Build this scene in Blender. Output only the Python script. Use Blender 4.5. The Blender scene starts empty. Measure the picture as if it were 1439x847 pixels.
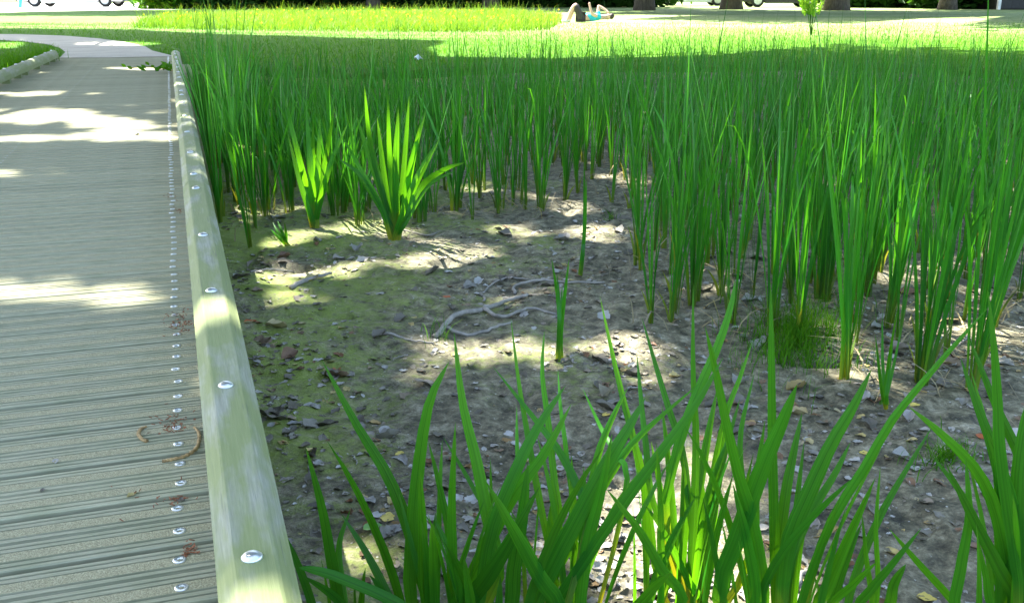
import bpy, bmesh, math, random
import numpy as np
from mathutils import Vector, Matrix, noise as mnoise
R = math.radians
rnd = random.Random(7); rng = np.random.default_rng(7)
SC = bpy.context.scene; COL = SC.collection

# ------------------------------------------------------------------ camera, sky, sun, exposure
F, HY, H = 1400.0, -12.0, 0.8            # focal length in photo pixels, horizon row, eye height over the deck
PITCH = math.atan((423.5 - HY) / F)
cam = bpy.data.cameras.new('camera'); cam.lens = F / 1439 * 36; cam.sensor_width = 36
cam.clip_start = 0.05; cam.clip_end = 2000
camo = bpy.data.objects.new('camera', cam); COL.objects.link(camo)
camo.location = (0, 0, H); camo.rotation_euler = (math.pi / 2 - PITCH, 0, 0); SC.camera = camo

SUN_EL, SUN_AZ = 54.0, -48.0             # degrees; azimuth from +Y towards +X (sun stands ahead and to the left)
SUN = Vector((math.sin(R(SUN_AZ)) * math.cos(R(SUN_EL)), math.cos(R(SUN_AZ)) * math.cos(R(SUN_EL)), math.sin(R(SUN_EL))))
w = bpy.data.worlds.new('World'); SC.world = w; w.use_nodes = True
nt = w.node_tree; sky = nt.nodes.new('ShaderNodeTexSky'); sky.sky_type = 'NISHITA'; sky.sun_disc = False
sky.air_density = 1.0; sky.dust_density = 2.5; sky.ozone_density = 0.3; sky.sun_elevation = R(SUN_EL); sky.sun_rotation = R(SUN_AZ)
bg = nt.nodes['Background']; bg.inputs[1].default_value = 0.12; nt.links.new(sky.outputs[0], bg.inputs[0])
sl = bpy.data.lights.new('sun', 'SUN'); sl.energy = 5.0; sl.angle = R(0.55); sl.color = (1, 0.95, 0.85)
so = bpy.data.objects.new('sun', sl); COL.objects.link(so); so.rotation_euler = SUN.to_track_quat('Z', 'Y').to_euler()
so.location = SUN * 60
SC.view_settings.view_transform = 'Standard'; SC.view_settings.look = 'None'
SC.view_settings.exposure = 2.8; SC.view_settings.gamma = 1
try: SC.view_settings.use_curve_mapping = False
except Exception: pass
SC.render.engine = 'CYCLES'; SC.render.resolution_x = 1024; SC.render.resolution_y = 602
SC.cycles.max_bounces = 8; SC.cycles.transparent_max_bounces = 8

# ------------------------------------------------------------------ helpers: pixels to places
def ray(x, y):
    cx = (x - 719.5) / F; cy = -(y - 423.5) / F
    return Vector((cx, math.cos(PITCH) + cy * math.sin(PITCH), -math.sin(PITCH) + cy * math.cos(PITCH)))
def pix(x, y, z=0.0):
    r = ray(x, y); return Vector((0, 0, H)) + r * ((z - H) / r.z)
def pixY(x, y, Y):
    r = ray(x, y); return Vector((0, 0, H)) + r * (Y / r.y)
A = math.atan(485.5 / math.hypot(F, 423.5 - HY))     # boardwalk heading, left of the view axis
UX = Vector((-math.sin(A), math.cos(A), 0)); VX = Vector((math.cos(A), math.sin(A), 0))
def uv(u, v, z=0.0): return UX * u + VX * v + Vector((0, 0, z))
def hsh(ix, iy, s):
    n = np.sin(ix * 127.1 + iy * 311.7 + s * 74.7) * 43758.5453
    return n - np.floor(n)
def vn(x, y, s=0):
    ix = np.floor(x); iy = np.floor(y); fx = x - ix; fy = y - iy
    fx = fx * fx * (3 - 2 * fx); fy = fy * fy * (3 - 2 * fy)
    a = hsh(ix, iy, s); b = hsh(ix + 1, iy, s); c = hsh(ix, iy + 1, s); d = hsh(ix + 1, iy + 1, s)
    return (a * (1 - fx) + b * fx) * (1 - fy) + (c * (1 - fx) + d * fx) * fy
def fbm(x, y, f, o=4, s=0):
    r = 0; a = .5
    for k in range(o): r = r + a * (vn(x * f, y * f, s + k * 5) - .5) * 2; f *= 2.03; a *= .5
    return r
def sstep(a, b, x):
    t = np.clip((x - a) / (b - a), 0, 1); return t * t * (3 - 2 * t)
MUD = -0.35
def inside(x, y):          # 1 in the dried-out pond, 0 on the lawn
    far = 11.6 + .5 * np.sin(x * .7) + .25 * np.sin(x * 1.9 + 1)
    v = x * math.cos(A) + y * math.sin(A)
    lim = -1.78
    return sstep(0, .9, far - y) * sstep(0, .9, 10.5 - x) * sstep(0, .26, v - lim) * sstep(0, .9, y + 3.5)
def mudh(x, y):
    x = np.asarray(x, float); y = np.asarray(y, float)
    z = MUD + .035 * fbm(x, y, .9, 2, 3) + .030 * fbm(x, y, 4.5, 3, 9)
    r = 1 - np.abs(fbm(x, y, 11, 2, 21)); z = z + .022 * (r - .7) * (vn(x * 2.1, y * 2.1, 40) > .35)
    h = vn(x * 3.3, y * 3.3, 77); z = z - .045 * sstep(.9, .985, h)
    z = z + .011 * fbm(x, y, 26, 2, 31)
    return z * inside(x, y) + (1 - inside(x, y)) * -.06

# ------------------------------------------------------------------ helpers: objects
def tag(o, label=None, cat=None, group=None, kind=None):
    if label: o['label'] = label
    if cat: o['category'] = cat
    if group: o['group'] = group
    if kind: o['kind'] = kind
    return o
def obj(name, me, mat=None, parent=None, loc=None):
    o = bpy.data.objects.new(name, me); COL.objects.link(o)
    if me and mat and not me.materials: me.materials.append(mat)
    if parent: o.parent = parent
    if loc is not None: o.location = loc
    return o
def empty(name, loc=(0, 0, 0), rz=0):
    o = bpy.data.objects.new(name, None); COL.objects.link(o); o.location = loc; o.rotation_euler.z = rz
    o.empty_display_size = .1; return o
def mesh(name, v, f, smooth=False, tint=None):
    me = bpy.data.meshes.new(name)
    v = np.asarray(v, np.float32).reshape(-1, 3)
    if isinstance(f, np.ndarray):
        n = len(f); k = f.shape[1]
        me.vertices.add(len(v)); me.vertices.foreach_set('co', v.ravel())
        me.loops.add(n * k); me.loops.foreach_set('vertex_index', f.ravel().astype(np.int32))
        me.polygons.add(n); me.polygons.foreach_set('loop_start', np.arange(0, n * k, k, dtype=np.int32))
        me.update(calc_edges=True); me.validate()
    else:
        me.from_pydata([tuple(p) for p in v], [], f); me.update()
    if smooth: me.polygons.foreach_set('use_smooth', np.ones(len(me.polygons), bool))
    if tint is not None:
        at = me.color_attributes.new('tint', 'FLOAT_COLOR', 'POINT')
        t = np.ones((len(v), 4), np.float32); t[:, :tint.shape[1]] = tint
        at.data.foreach_set('color', t.ravel())
    return me
def merge(parts):
    V = []; Fc = []; n = 0
    for v, f in parts:
        V.append(np.asarray(v, float).reshape(-1, 3)); Fc += [tuple(i + n for i in q) for q in f]; n += len(V[-1])
    return np.concatenate(V), Fc
def box(x0, x1, y0, y1, z0, z1):
    v = [(x, y, z) for z in (z0, z1) for y in (y0, y1) for x in (x0, x1)]
    return v, [(0, 2, 3, 1), (4, 5, 7, 6), (0, 1, 5, 4), (2, 6, 7, 3), (0, 4, 6, 2), (1, 3, 7, 5)]
def tube(pts, rad, n=8, cap=True):
    pts = [Vector(p) for p in pts]; v = []; f = []
    up = Vector((.13, .21, .97))
    for i, p in enumerate(pts):
        t = (pts[min(i + 1, len(pts) - 1)] - pts[max(i - 1, 0)]).normalized()
        s = t.cross(up)
        if s.length < .1: s = t.cross(Vector((1, 0, 0)))
        s.normalize(); b = s.cross(t)
        r = rad[i] if hasattr(rad, '__len__') else rad
        for k in range(n):
            a = 2 * math.pi * k / n; v.append(p + s * math.cos(a) * r + b * math.sin(a) * r)
    for i in range(len(pts) - 1):
        for k in range(n):
            f.append((i * n + k, i * n + (k + 1) % n, (i + 1) * n + (k + 1) % n, (i + 1) * n + k))
    if cap: f.append(tuple(range(n))[::-1]); f.append(tuple((len(pts) - 1) * n + k for k in range(n)))
    return v, f
def lathe(prof, n=16):
    v = []; f = []
    for r, z in prof:
        for k in range(n): a = 2 * math.pi * k / n; v.append((r * math.cos(a), r * math.sin(a), z))
    for i in range(len(prof) - 1):
        for k in range(n): f.append((i * n + k, i * n + (k + 1) % n, (i + 1) * n + (k + 1) % n, (i + 1) * n + k))
    f.append(tuple((len(prof) - 1) * n + k for k in range(n))); f.append(tuple(range(n))[::-1])
    return v, f
def crom(P, n):            # smooth curve through points (last axis free)
    P = [np.asarray(p, float) for p in P]; Q = [2 * P[0] - P[1]] + P + [2 * P[-1] - P[-2]]; out = []
    m = len(P) - 1
    for i in range(n):
        t = i / (n - 1) * m; k = min(int(t), m - 1); t -= k
        a, b, c, d = Q[k:k + 4]
        out.append(.5 * ((2 * b) + (c - a) * t + (2 * a - 5 * b + 4 * c - d) * t * t + (3 * b - a - 3 * c + d) * t ** 3))
    return out

# ------------------------------------------------------------------ materials
class NB:
    def __init__(s, name):
        s.m = bpy.data.materials.new(name); s.m.use_nodes = True; s.t = s.m.node_tree
        s.b = s.t.nodes['Principled BSDF']; s.out = s.t.nodes['Material Output']
    def n(s, ty, **kw):
        o = s.t.nodes.new('ShaderNode' + ty)
        for k, v in kw.items():
            if isinstance(k, str) and hasattr(o, k) and k not in ('inputs',): setattr(o, k, v)
        return o
    def L(s, a, b): s.t.links.new(a, b)
    def coord(s, scale=(1, 1, 1), kind='Object'):
        tc = s.n('TexCoord'); mp = s.n('Mapping'); mp.inputs['Scale'].default_value = scale
        s.L(tc.outputs[kind], mp.inputs[0]); return mp.outputs[0]
    def noise(s, vec, sc, det=4, rough=.55):
        o = s.n('TexNoise'); o.inputs['Scale'].default_value = sc; o.inputs['Detail'].default_value = det; o.inputs['Roughness'].default_value = rough
        if vec: s.L(vec, o.inputs['Vector'])
        return o.outputs['Fac']
    def ramp(s, fac, stops):
        o = s.n('ValToRGB'); e = o.color_ramp.elements
        while len(e) < len(stops): e.new(.5)
        for q, (p, c) in zip(e, stops): q.position = p; q.color = (*c, 1) if hasattr(c, '__len__') else (c, c, c, 1)
        s.L(fac, o.inputs[0]); return o.outputs[0]
    def mix(s, fac, a, b, mode='MIX'):
        o = s.n('Mix', data_type='RGBA', blend_type=mode)
        for v, i in ((fac, 0), (a, 6), (b, 7)):
            if hasattr(v, 'links'): s.L(v, o.inputs[i])
            else: o.inputs[i].default_value = v if i == 0 else (*v, 1)
        return o.outputs[2]
    def math(s, op, a, b=0.0, c=None):
        o = s.n('Math', operation=op)
        for i, v in enumerate((a, b) if c is None else (a, b, c)):
            if hasattr(v, 'links'): s.L(v, o.inputs[i])
            else: o.inputs[i].default_value = v
        return o.outputs[0]
    def bump(s, h, st=.3, d=.01):
        o = s.n('Bump'); o.inputs['Strength'].default_value = st; o.inputs['Distance'].default_value = d
        s.L(h, o.inputs['Height']); s.L(o.outputs[0], s.b.inputs['Normal'])
    def col(s, c):
        if hasattr(c, 'links'): s.L(c, s.b.inputs['Base Color'])
        else: s.b.inputs['Base Color'].default_value = (*c, 1)
    def set(s, **k):
        for a, v in k.items(): s.b.inputs[a.replace('_', ' ')].default_value = v
def plain(name, c, rough=.6, var=.15, sc=8, metal=0):
    m = NB(name); f = m.noise(m.coord(), sc)
    m.col(m.ramp(f, [(.3, [x * (1 - var) for x in c]), (.7, [min(1, x * (1 + var)) for x in c])])); m.set(Roughness=rough, Metallic=metal)
    return m.m
def leafmat(name, base, mid, tip, trans=.45, rough=.45, spec=.28, tr_tint=(4.2, 1.5, .4), var=.3, keel=0.0):
    # tint.r = random per leaf, tint.g = position along the leaf
    m = NB(name); a = m.n('Attribute', attribute_name='tint'); sp = m.n('SeparateColor'); m.L(a.outputs['Color'], sp.inputs[0])
    oi = m.n('ObjectInfo'); c = m.ramp(sp.outputs[1], [(0, base), (.22, mid), (.8, mid), (1, tip)])
    rr = m.math('FRACT', m.math('ADD', sp.outputs[0], oi.outputs['Random']))
    g = m.ramp(rr, [(0, (1 - var, 1 - var * .9, 1 - var * .4)), (.5, (1, 1, 1)), (1, (1 + var * .9, 1 + var * .6, 1 - var * .2))])
    c = m.mix(1, c, g, 'MULTIPLY')
    cv = m.n('CombineXYZ'); m.L(m.math('MULTIPLY', sp.outputs[2], 9.0), cv.inputs[0]); m.L(m.math('MULTIPLY', rr, 37.0), cv.inputs[1]); m.L(m.math('MULTIPLY', sp.outputs[1], 1.2), cv.inputs[2])
    st = m.noise(cv.outputs[0], 1.6, 3, .6)
    c = m.mix(.55, c, m.ramp(st, [(.3, .5), (.7, 1.35)]), 'MULTIPLY')
    kr = m.ramp(m.math('ABSOLUTE', m.math('SUBTRACT', sp.outputs[2], .5)), [(0, .72), (.07, 1.0)]); c = m.mix(keel, c, kr, 'MULTIPLY')
    m.col(c); m.set(Roughness=rough); m.b.inputs['Specular IOR Level'].default_value = spec
    tr = m.n('BsdfTranslucent'); m.L(m.mix(1, c, tr_tint, 'MULTIPLY'), tr.inputs[0])
    mx = m.n('MixShader'); mx.inputs[0].default_value = trans
    m.L(m.b.outputs[0], mx.inputs[1]); m.L(tr.outputs[0], mx.inputs[2]); m.L(mx.outputs[0], m.out.inputs[0])
    return m.m
def deck_material():
    m = NB('weathered_deck_board'); oi = m.n('ObjectInfo')
    co = m.coord((2, 60, 20)); g = m.noise(co, 6, 5, .6)
    c = m.ramp(g, [(.25, (.23, .225, .14)), (.5, (.32, .315, .205)), (.8, (.41, .40, .275))])
    b = m.noise(m.coord((1, 1, 1)), 9, 3); c = m.mix(m.ramp(b, [(.45, 0), (.7, .5)]), c, (.20, .225, .12))
    c = m.mix(.6, c, m.ramp(oi.outputs['Random'], [(0, (.78, .80, .76)), (1, (1.12, 1.1, 1.05))]), 'MULTIPLY')
    m.col(c); m.set(Roughness=.75); m.bump(g, .35, .002); return m.m
def grit_material():
    m = NB('grit_strip'); co = m.coord(); g = m.noise(co, 420, 2, .7)
    c = m.ramp(g, [(.3, (.18, .165, .085)), (.5, (.33, .31, .18)), (.7, (.47, .445, .28))])
    m.col(c); m.set(Roughness=.9); m.bump(g, .9, .003); return m.m
def rail_material():
    m = NB('weathered_rail_timber'); co = m.coord((3, 70, 70)); g = m.noise(co, 4, 6, .65)
    c = m.ramp(g, [(.25, (.19, .20, .14)), (.55, (.29, .305, .225)), (.8, (.39, .40, .31))])
    al = m.noise(m.coord((1.6, 6, 6)), 2.4, 4, .6)
    c = m.mix(m.ramp(al, [(.36, 0), (.52, .9)]), c, m.mix(g, (.14, .185, .055), (.25, .29, .11)))
    cr = m.noise(m.coord((1.2, 45, 45)), 5, 3); c = m.mix(m.ramp(cr, [(.66, 0), (.70, .7)]), c, (.12, .13, .09))
    m.col(c); m.set(Roughness=.7); m.bump(g, .35, .003); return m.m
def mud_material():
    m = NB('dried_pond_mud'); co = m.coord(kind='Object')
    a = m.noise(co, 2.2, 6, .62); b = m.noise(co, 19, 8, .72); c0 = m.noise(co, 120, 4, .75)
    c = m.ramp(b, [(.32, (.022, .020, .011)), (.45, (.105, .095, .055)), (.55, (.21, .19, .115)), (.70, (.40, .37, .26))])
    c = m.mix(.55, c, m.ramp(c0, [(.32, .4), (.68, 1.65)]), 'MULTIPLY')
    sx = m.n('SeparateXYZ'); m.L(co, sx.inputs[0])
    gx = m.n('MapRange'); m.L(sx.outputs[0], gx.inputs[0]); gx.inputs[1].default_value = -1.6; gx.inputs[2].default_value = 1.1; gx.inputs[3].default_value = .20; gx.inputs[4].default_value = -.12
    al = m.math('ADD', m.math('ADD', m.math('MULTIPLY', a, .65), m.math('MULTIPLY', m.noise(co, 34, 4, .7), .45)), gx.outputs[0])
    m_al = m.ramp(al, [(.56, 0), (.74, .92)])
    c = m.mix(m_al, c, m.mix(c0, (.12, .18, .02), (.33, .42, .07)))
    sp = m.n('TexVoronoi'); m.L(co, sp.inputs['Vector']); sp.inputs['Scale'].default_value = 42
    sc = m.ramp(sp.outputs['Distance'], [(.07, 1), (.14, 0)]); rn = m.n('SeparateColor'); m.L(sp.outputs['Color'], rn.inputs[0])
    c = m.mix(m.math('MULTIPLY', sc, m.math('GREATER_THAN', rn.outputs[0], .72)), c, (.5, .5, .44))
    m.col(c); m.set(Roughness=.62); m.b.inputs['Specular IOR Level'].default_value = .4
    m.bump(m.math('ADD', m.math('MULTIPLY', b, 1.0), m.math('MULTIPLY', c0, .4)), .8, .02); return m.m
def lawn_material():
    m = NB('lawn_turf'); co = m.coord(kind='Object'); a = m.noise(co, .35, 4); b = m.noise(co, 9, 5, .7)
    c = m.ramp(b, [(.25, (.022, .075, .006)), (.5, (.06, .17, .012)), (.75, (.13, .25, .03))])
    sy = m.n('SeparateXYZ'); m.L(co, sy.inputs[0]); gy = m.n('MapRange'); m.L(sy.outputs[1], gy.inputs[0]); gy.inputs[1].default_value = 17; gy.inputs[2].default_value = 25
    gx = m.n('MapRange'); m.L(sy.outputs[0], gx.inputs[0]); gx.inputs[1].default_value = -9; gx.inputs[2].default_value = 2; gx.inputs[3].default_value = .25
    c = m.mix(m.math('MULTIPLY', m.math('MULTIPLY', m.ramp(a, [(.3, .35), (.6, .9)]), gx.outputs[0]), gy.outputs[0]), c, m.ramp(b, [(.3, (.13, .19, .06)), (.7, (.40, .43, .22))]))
    m.col(c); m.set(Roughness=.9); m.b.inputs['Specular IOR Level'].default_value = .1; m.bump(b, .8, .03); return m.m
def gravel_material(name, c):
    m = NB(name); co = m.coord(kind='Object'); a = m.noise(co, 2, 4); b = m.noise(co, 60, 3, .7)
    c = m.mix(.6, m.ramp(a, [(.3, [x * .85 for x in c]), (.7, [x * 1.1 for x in c])]), m.ramp(b, [(.3, .7), (.7, 1.25)]), 'MULTIPLY')
    m.col(c); m.set(Roughness=.9); m.bump(b, .5, .006); return m.m
def bark_material():
    m = NB('tree_bark'); b = m.noise(m.coord((6, 6, 1.2)), 3, 6, .7)
    m.col(m.ramp(b, [(.3, (.035, .028, .02)), (.6, (.11, .09, .065)), (.8, (.19, .165, .125))])); m.set(Roughness=.9); m.bump(b, .9, .04); return m.m
def deadleaf_material():
    m = NB('dead_leaf'); oi = m.n('ObjectInfo'); a = m.n('Attribute', attribute_name='tint'); sp = m.n('SeparateColor'); m.L(a.outputs['Color'], sp.inputs[0])
    r = m.math('FRACT', m.math('ADD', oi.outputs['Random'], sp.outputs[0]))
    c = m.ramp(r, [(0, (.11, .097, .068)), (.35, (.18, .163, .12)), (.55, (.36, .345, .30)), (.68, (.43, .42, .38)), (.80, (.20, .15, .09)), (.88, (.17, .075, .03)), (.94, (.46, .38, .14)), (.97, (.24, .22, .18)), (1, (.40, .385, .33))])
    n = m.noise(m.coord(), 60, 4); c = m.mix(.6, c, m.ramp(n, [(.3, .5), (.7, 1.3)]), 'MULTIPLY')
    m.col(c); m.set(Roughness=.6); m.bump(n, .4, .004); return m.m

M = {}
M['deck'] = deck_material(); M['grit'] = grit_material(); M['rail'] = rail_material(); M['mud'] = mud_material()
M['lawn'] = lawn_material(); M['path'] = gravel_material('path_gravel', (.42, .40, .33)); M['road'] = gravel_material('pale_asphalt', (.50, .49, .46))
M['bark'] = bark_material(); M['dead'] = deadleaf_material()
M['iris'] = leafmat('iris_leaf', (.17, .30, .04), (.024, .20, .012), (.026, .18, .022), .52, keel=.9, tr_tint=(5.2, 1.9, .4))
M['reed'] = leafmat('reed_leaf', (.11, .22, .03), (.026, .215, .014), (.026, .15, .018), .44, .36, .4, (2.8, 1.4, .5), .42)
M['grass'] = leafmat('grass_blade', (.03, .12, .006), (.06, .22, .008), (.14, .29, .012), .4, .55, .1, (1.8, 1.3, .4))
M['meadow'] = leafmat('meadow_grass_blade', (.06, .17, .02), (.13, .29, .03), (.32, .41, .12), .35, .6, .1, (1.5, 1.2, .5))
M['crown'] = leafmat('tree_leaf', (.022, .075, .010), (.03, .10, .014), (.045, .13, .018), .3, .55, .2, (1.8, 1.4, .5))
M['straw'] = leafmat('dry_straw', (.30, .24, .13), (.36, .30, .17), (.42, .36, .22), .15, .7, .2, (1, .9, .7))
M['steel'] = plain('zinc_steel', (.72, .76, .78), .32, .12, 60, .85)
M['oldsteel'] = plain('dull_steel', (.42, .44, .43), .5, .3, 60, .3)
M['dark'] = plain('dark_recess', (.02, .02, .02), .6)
M['twig'] = plain('grey_twig_bark', (.27, .25, .21), .8, .35, 30)
M['catkin'] = plain('dry_catkin', (.34, .23, .10), .8, .5, 150)
M['redbits'] = plain('russet_debris', (.20, .075, .03), .8, .5, 90)
M['flower'] = plain('yellow_petal', (.85, .62, .03), .5)

# ------------------------------------------------------------------ the setting: lawn, pond bed, path, road
def axis(*seg):
    out = []
    for a, b, n in seg: out += list(np.linspace(a, b, n, endpoint=False))
    return np.array(out + [seg[-1][1]])
def grid(xs, ys, hf):
    X, Y = np.meshgrid(xs, ys); Z = hf(X, Y); n, k = X.shape
    v = np.stack([X, Y, Z], -1).reshape(-1, 3); i = np.arange(n * k).reshape(n, k)
    f = np.stack([i[:-1, :-1], i[:-1, 1:], i[1:, 1:], i[1:, :-1]], -1).reshape(-1, 4); return v, f
def lawnh(x, y):
    v = x * math.cos(A) + y * math.sin(A); u = -x * math.sin(A) + y * math.cos(A)
    return -.75 * inside(x, y) - .16 * sstep(-1.75, -1.6, v) * sstep(.3, .1, v) * sstep(14.5, 14.2, u)
v, f = grid(axis((-600, -40, 8), (-40, -8, 12), (-8, 14, 130), (14, 60, 12), (60, 600, 8)), axis((-60, -6, 8), (-6, 16, 140), (16, 60, 14), (60, 900, 8)), lawnh)
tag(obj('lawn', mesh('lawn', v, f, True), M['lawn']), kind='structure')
v, f = grid(axis((-6.5, -.9, 110), (-.9, 3.4, 270), (3.4, 10.6, 150)), axis((-3.6, .9, 50), (.9, 6.2, 330), (6.2, 12.6, 130)), mudh)
tag(obj('pond_bed', mesh('pond_bed', v, f, True), M['mud']), kind='structure')
def sheet(name, pts, z, mat, rim=.0):
    P = [pix(*q) for q in pts]; v = [(p.x, p.y, z) for p in P]
    me = mesh(name, v, [tuple(range(len(v)))]); o = obj(name, me, mat)
    bm = bmesh.new(); bm.from_mesh(me); bmesh.ops.recalc_face_normals(bm, faces=bm.faces)
    if bm.faces[0].normal.z < 0: bmesh.ops.reverse_faces(bm, faces=bm.faces)
    bmesh.ops.triangulate(bm, faces=bm.faces); bm.to_mesh(me); bm.free()
    return tag(o, kind='structure')
sheet('path', [(84, 82), (150, 82), (246, 80), (214, 72), (204, 66), (176, 60), (140, 55), (90, 51), (30, 49), (-60, 48), (-260, 48.5), (-260, 56), (-60, 56), (0, 57), (34, 59), (66, 63), (84, 68), (92, 74)], .006, M['path'])
sheet('road', [(-900, 22), (0, 18), (150, 15), (290, 13.5), (330, 11), (200, 5), (-400, 3), (-900, 3)], .006, M['road'])

# ------------------------------------------------------------------ shade: trees with crowns, gaps where the photograph shows sun
LIT = []      # polygons on the ground that the sun reaches
def lit_ell(cx, cy, rx, ry, z=0.0, n=18):
    P = np.array([pix(cx + rx * math.cos(2 * math.pi * k / n), cy + ry * math.sin(2 * math.pi * k / n), z).xy for k in range(n)])
    C = P.mean(0); D = P - C; D *= (1 + .12 / (np.linalg.norm(D, axis=1) + .02))[:, None]; LIT.append((C + D, z))   # leaves reach past their centres
def lit_poly(pts, z=0.0): LIT.append((np.array([pix(*q, z).xy for q in pts]), z))
for e in [(55, 163, 95, 12), (165, 175, 45, 9), (40, 405, 110, 16), (165, 412, 62, 16), (190, 192, 70, 7), (30, 245, 60, 6), (60, 132, 70, 4), (190, 97, 45, 4), (45, 100, 30, 4), (170, 62, 60, 3), (130, 470, 60, 6), (30, 196, 50, 5)]: lit_ell(*e)
for e in [(842, 332, 40, 15), (722, 322, 22, 8), (655, 488, 78, 20), (930, 505, 40, 16), (880, 770, 120, 90), (985, 700, 60, 110), (1040, 850, 90, 90), (960, 900, 120, 60), (1120, 830, 40, 26), (1430, 512, 30, 12), (445, 325, 50, 10), (1290, 380, 40, 22), (780, 500, 16, 30), (1010, 410, 34, 12)]: lit_ell(*e, z=MUD)
for e in [(312, 445, 26, 13), (365, 862, 60, 42), (255, 118, 20, 4), (258, 147, 20, 4)]: lit_ell(*e, z=.12)
def lit_at(p, r, n=12):
    LIT.append((np.array([(p[0] + r * math.cos(2 * math.pi * k / n), p[1] + r * math.sin(2 * math.pi * k / n)) for k in range(n)]), p[2]))
for x_, y_, Y_, r_ in [(905, 600, 1.72, .14), (940, 640, 1.7, .15), (980, 640, 1.7, .14), (930, 720, 1.68, .16), (980, 720, 1.66, .16), (1000, 800, 1.64, .16), (940, 800, 1.64, .16), (975, 560, 1.75, .12), (1020, 480, 1.8, .10), (765, 520, 1.75, .09), (840, 650, 1.72, .1)]: lit_at(pixY(x_, y_, Y_), r_ + .09)
lit_at(pix(365, 900, .12), .24); lit_at(pix(310, 447, .12), .24)
for k in range(170):
    y_ = rnd.uniform(3, 10.5); lit_at((rnd.uniform(-.38, .52) * y_, y_, rnd.uniform(-.2, .35)), rnd.uniform(.10, .19))
for k in range(60):          # small flecks among the reeds
    lit_ell(rnd.uniform(260, 1430), rnd.uniform(110, 330), rnd.uniform(6, 22), rnd.uniform(3, 8), z=.1)
lit_poly([(180, 27), (196, 43), (290, 48), (450, 53), (620, 58), (585, 68), (610, 80), (800, 84), (1010, 78), (1180, 62), (1300, 46), (1430, 22), (1290, 26), (1160, 36), (1000, 36), (905, 33), (880, 29), (900, 26), (1000, 22), (880, 21), (600, 18), (290, 18)])
lit_poly([(-200, 28), (195, 29), (200, 42), (-200, 39)]); lit_poly([(-300, 3), (300, 4), (300, 13), (150, 15), (0, 19), (-300, 20)])
lit_poly([(1180, 44), (1330, 40), (1300, 48), (1190, 52)]); lit_poly([(-50, 60), (40, 60), (30, 68), (-50, 72)])
def drop_lit(P):
    keep = np.ones(len(P), bool)
    for poly, z in LIT:
        t = (P[:, 2] - z) / SUN.z; gx = P[:, 0] - SUN.x * t; gy = P[:, 1] - SUN.y * t
        c = np.zeros(len(P), bool); n = len(poly); j = n - 1
        for i in range(n):
            xi, yi = poly[i]; xj, yj = poly[j]
            with np.errstate(divide='ignore', invalid='ignore'):
                c ^= ((yi > gy) != (yj > gy)) & (gx < (xj - xi) * (gy - yi) / (yj - yi) + xi)
            j = i
        keep &= ~c
    return keep
def leafquads(P, size, flat=.5):
    n = len(P); a = rng.normal(size=(n, 3)); a[:, 2] *= .5; a /= np.linalg.norm(a, axis=1)[:, None]
    nn = rng.normal(size=(n, 3)); nn[:, 2] += flat * 2; b = np.cross(nn, a); b /= np.linalg.norm(b, axis=1)[:, None] + 1e-9
    s = size * rng.uniform(.6, 1.3, (n, 1))
    v = np.stack([P - a * s, P + b * s * .45, P + a * s, P - b * s * .45], 1).reshape(-1, 3)
    t = np.repeat(np.stack([rng.random(n), rng.random(n)], 1), 4, 0)
    return v, np.arange(4 * n).reshape(n, 4), t
def tree(name, label, x, y, r0, hz, centre, rad, nleaf, size, group=None, clear=True, clump=.13, ncl=None):
    o = empty(name, (x, y, 0)); tag(o, label, 'tree', group)
    top = Vector(centre) - Vector((x, y, 0)); parts = []
    wob = [Vector((rnd.uniform(-.15, .15), rnd.uniform(-.15, .15), 0)) * k for k in range(6)]
    tr = [Vector((top.x * (k / 5) ** 2 * .5, top.y * (k / 5) ** 2 * .5, -.15 + (hz + .15) * k / 5)) + wob[k] * .4 for k in range(6)]
    parts.append(tube([tr[0], tr[0] + Vector((0, 0, .45))] + tr[1:], [r0 * 1.2, r0 * 1.02] + [r0 * (1 - .1 * k) for k in range(1, 6)], 12))
    for k in range(9):
        s = tr[2 + k % 4]; a = k * 2.4; e = top + Vector((rad[0] * .7 * math.cos(a), rad[1] * .7 * math.sin(a), rad[2] * rnd.uniform(-.3, .5)))
        m1 = s.lerp(e, .5) + Vector((0, 0, .5)); parts.append(tube([s, s.lerp(m1, .5), m1, m1.lerp(e, .5), e], [r0 * .45, r0 * .36, r0 * .25, r0 * .15, .02], 7))
    v, f = merge(parts); obj('trunk', mesh('trunk', v, f, True), M['bark'], o)
    ncl = ncl or max(30, nleaf // 60)
    d = rng.normal(size=(ncl, 3)); d /= np.linalg.norm(d, axis=1)[:, None]
    C = np.array(centre) + d * np.array(rad) * (rng.random((ncl, 1)) ** .45) * .92
    P = C[rng.integers(0, ncl, nleaf)] + rng.normal(size=(nleaf, 3)) * np.array(rad) * clump
    P = P[P[:, 2] > 2.6]
    if clear: P = P[drop_lit(P)]
    v, f, t = leafquads(P - np.array([x, y, 0]), size); obj('crown', mesh('crown', v, f, False, t), M['crown'], o)
    return o
tree('shade_tree', 'large broad tree beside the boardwalk whose limbs overhang the path', -9.5, 13.5, .38, 7, (-5.5, 14.5, 10), (9, 8, 4), 32000, .26)
tree('shade_tree', 'broad tree at the side of the boardwalk leaning over the dry pond', -8.2, 4.5, .34, 6.5, (-4.6, 7.2, 9.5), (7.5, 7, 3.6), 34000, .24)
tree('shade_tree', 'spreading tree on the bank to the side of the reed bed', 13.5, 11.0, .36, 6.5, (6, 13, 9.8), (8.5, 7, 3.4), 20000, .26)
tree('shade_tree', 'spreading tree shading the far right corner of the lawn', 19.5, 30.0, .4, 7, (13.5, 31, 10), (8, 9, 4), 16000, .36)
tree('shade_tree', 'broad tree on the lawn near the bend of the gravel path', -18.5, 30, .4, 7, (-17, 28.5, 10), (7, 5, 3.4), 16000, .32)
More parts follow.
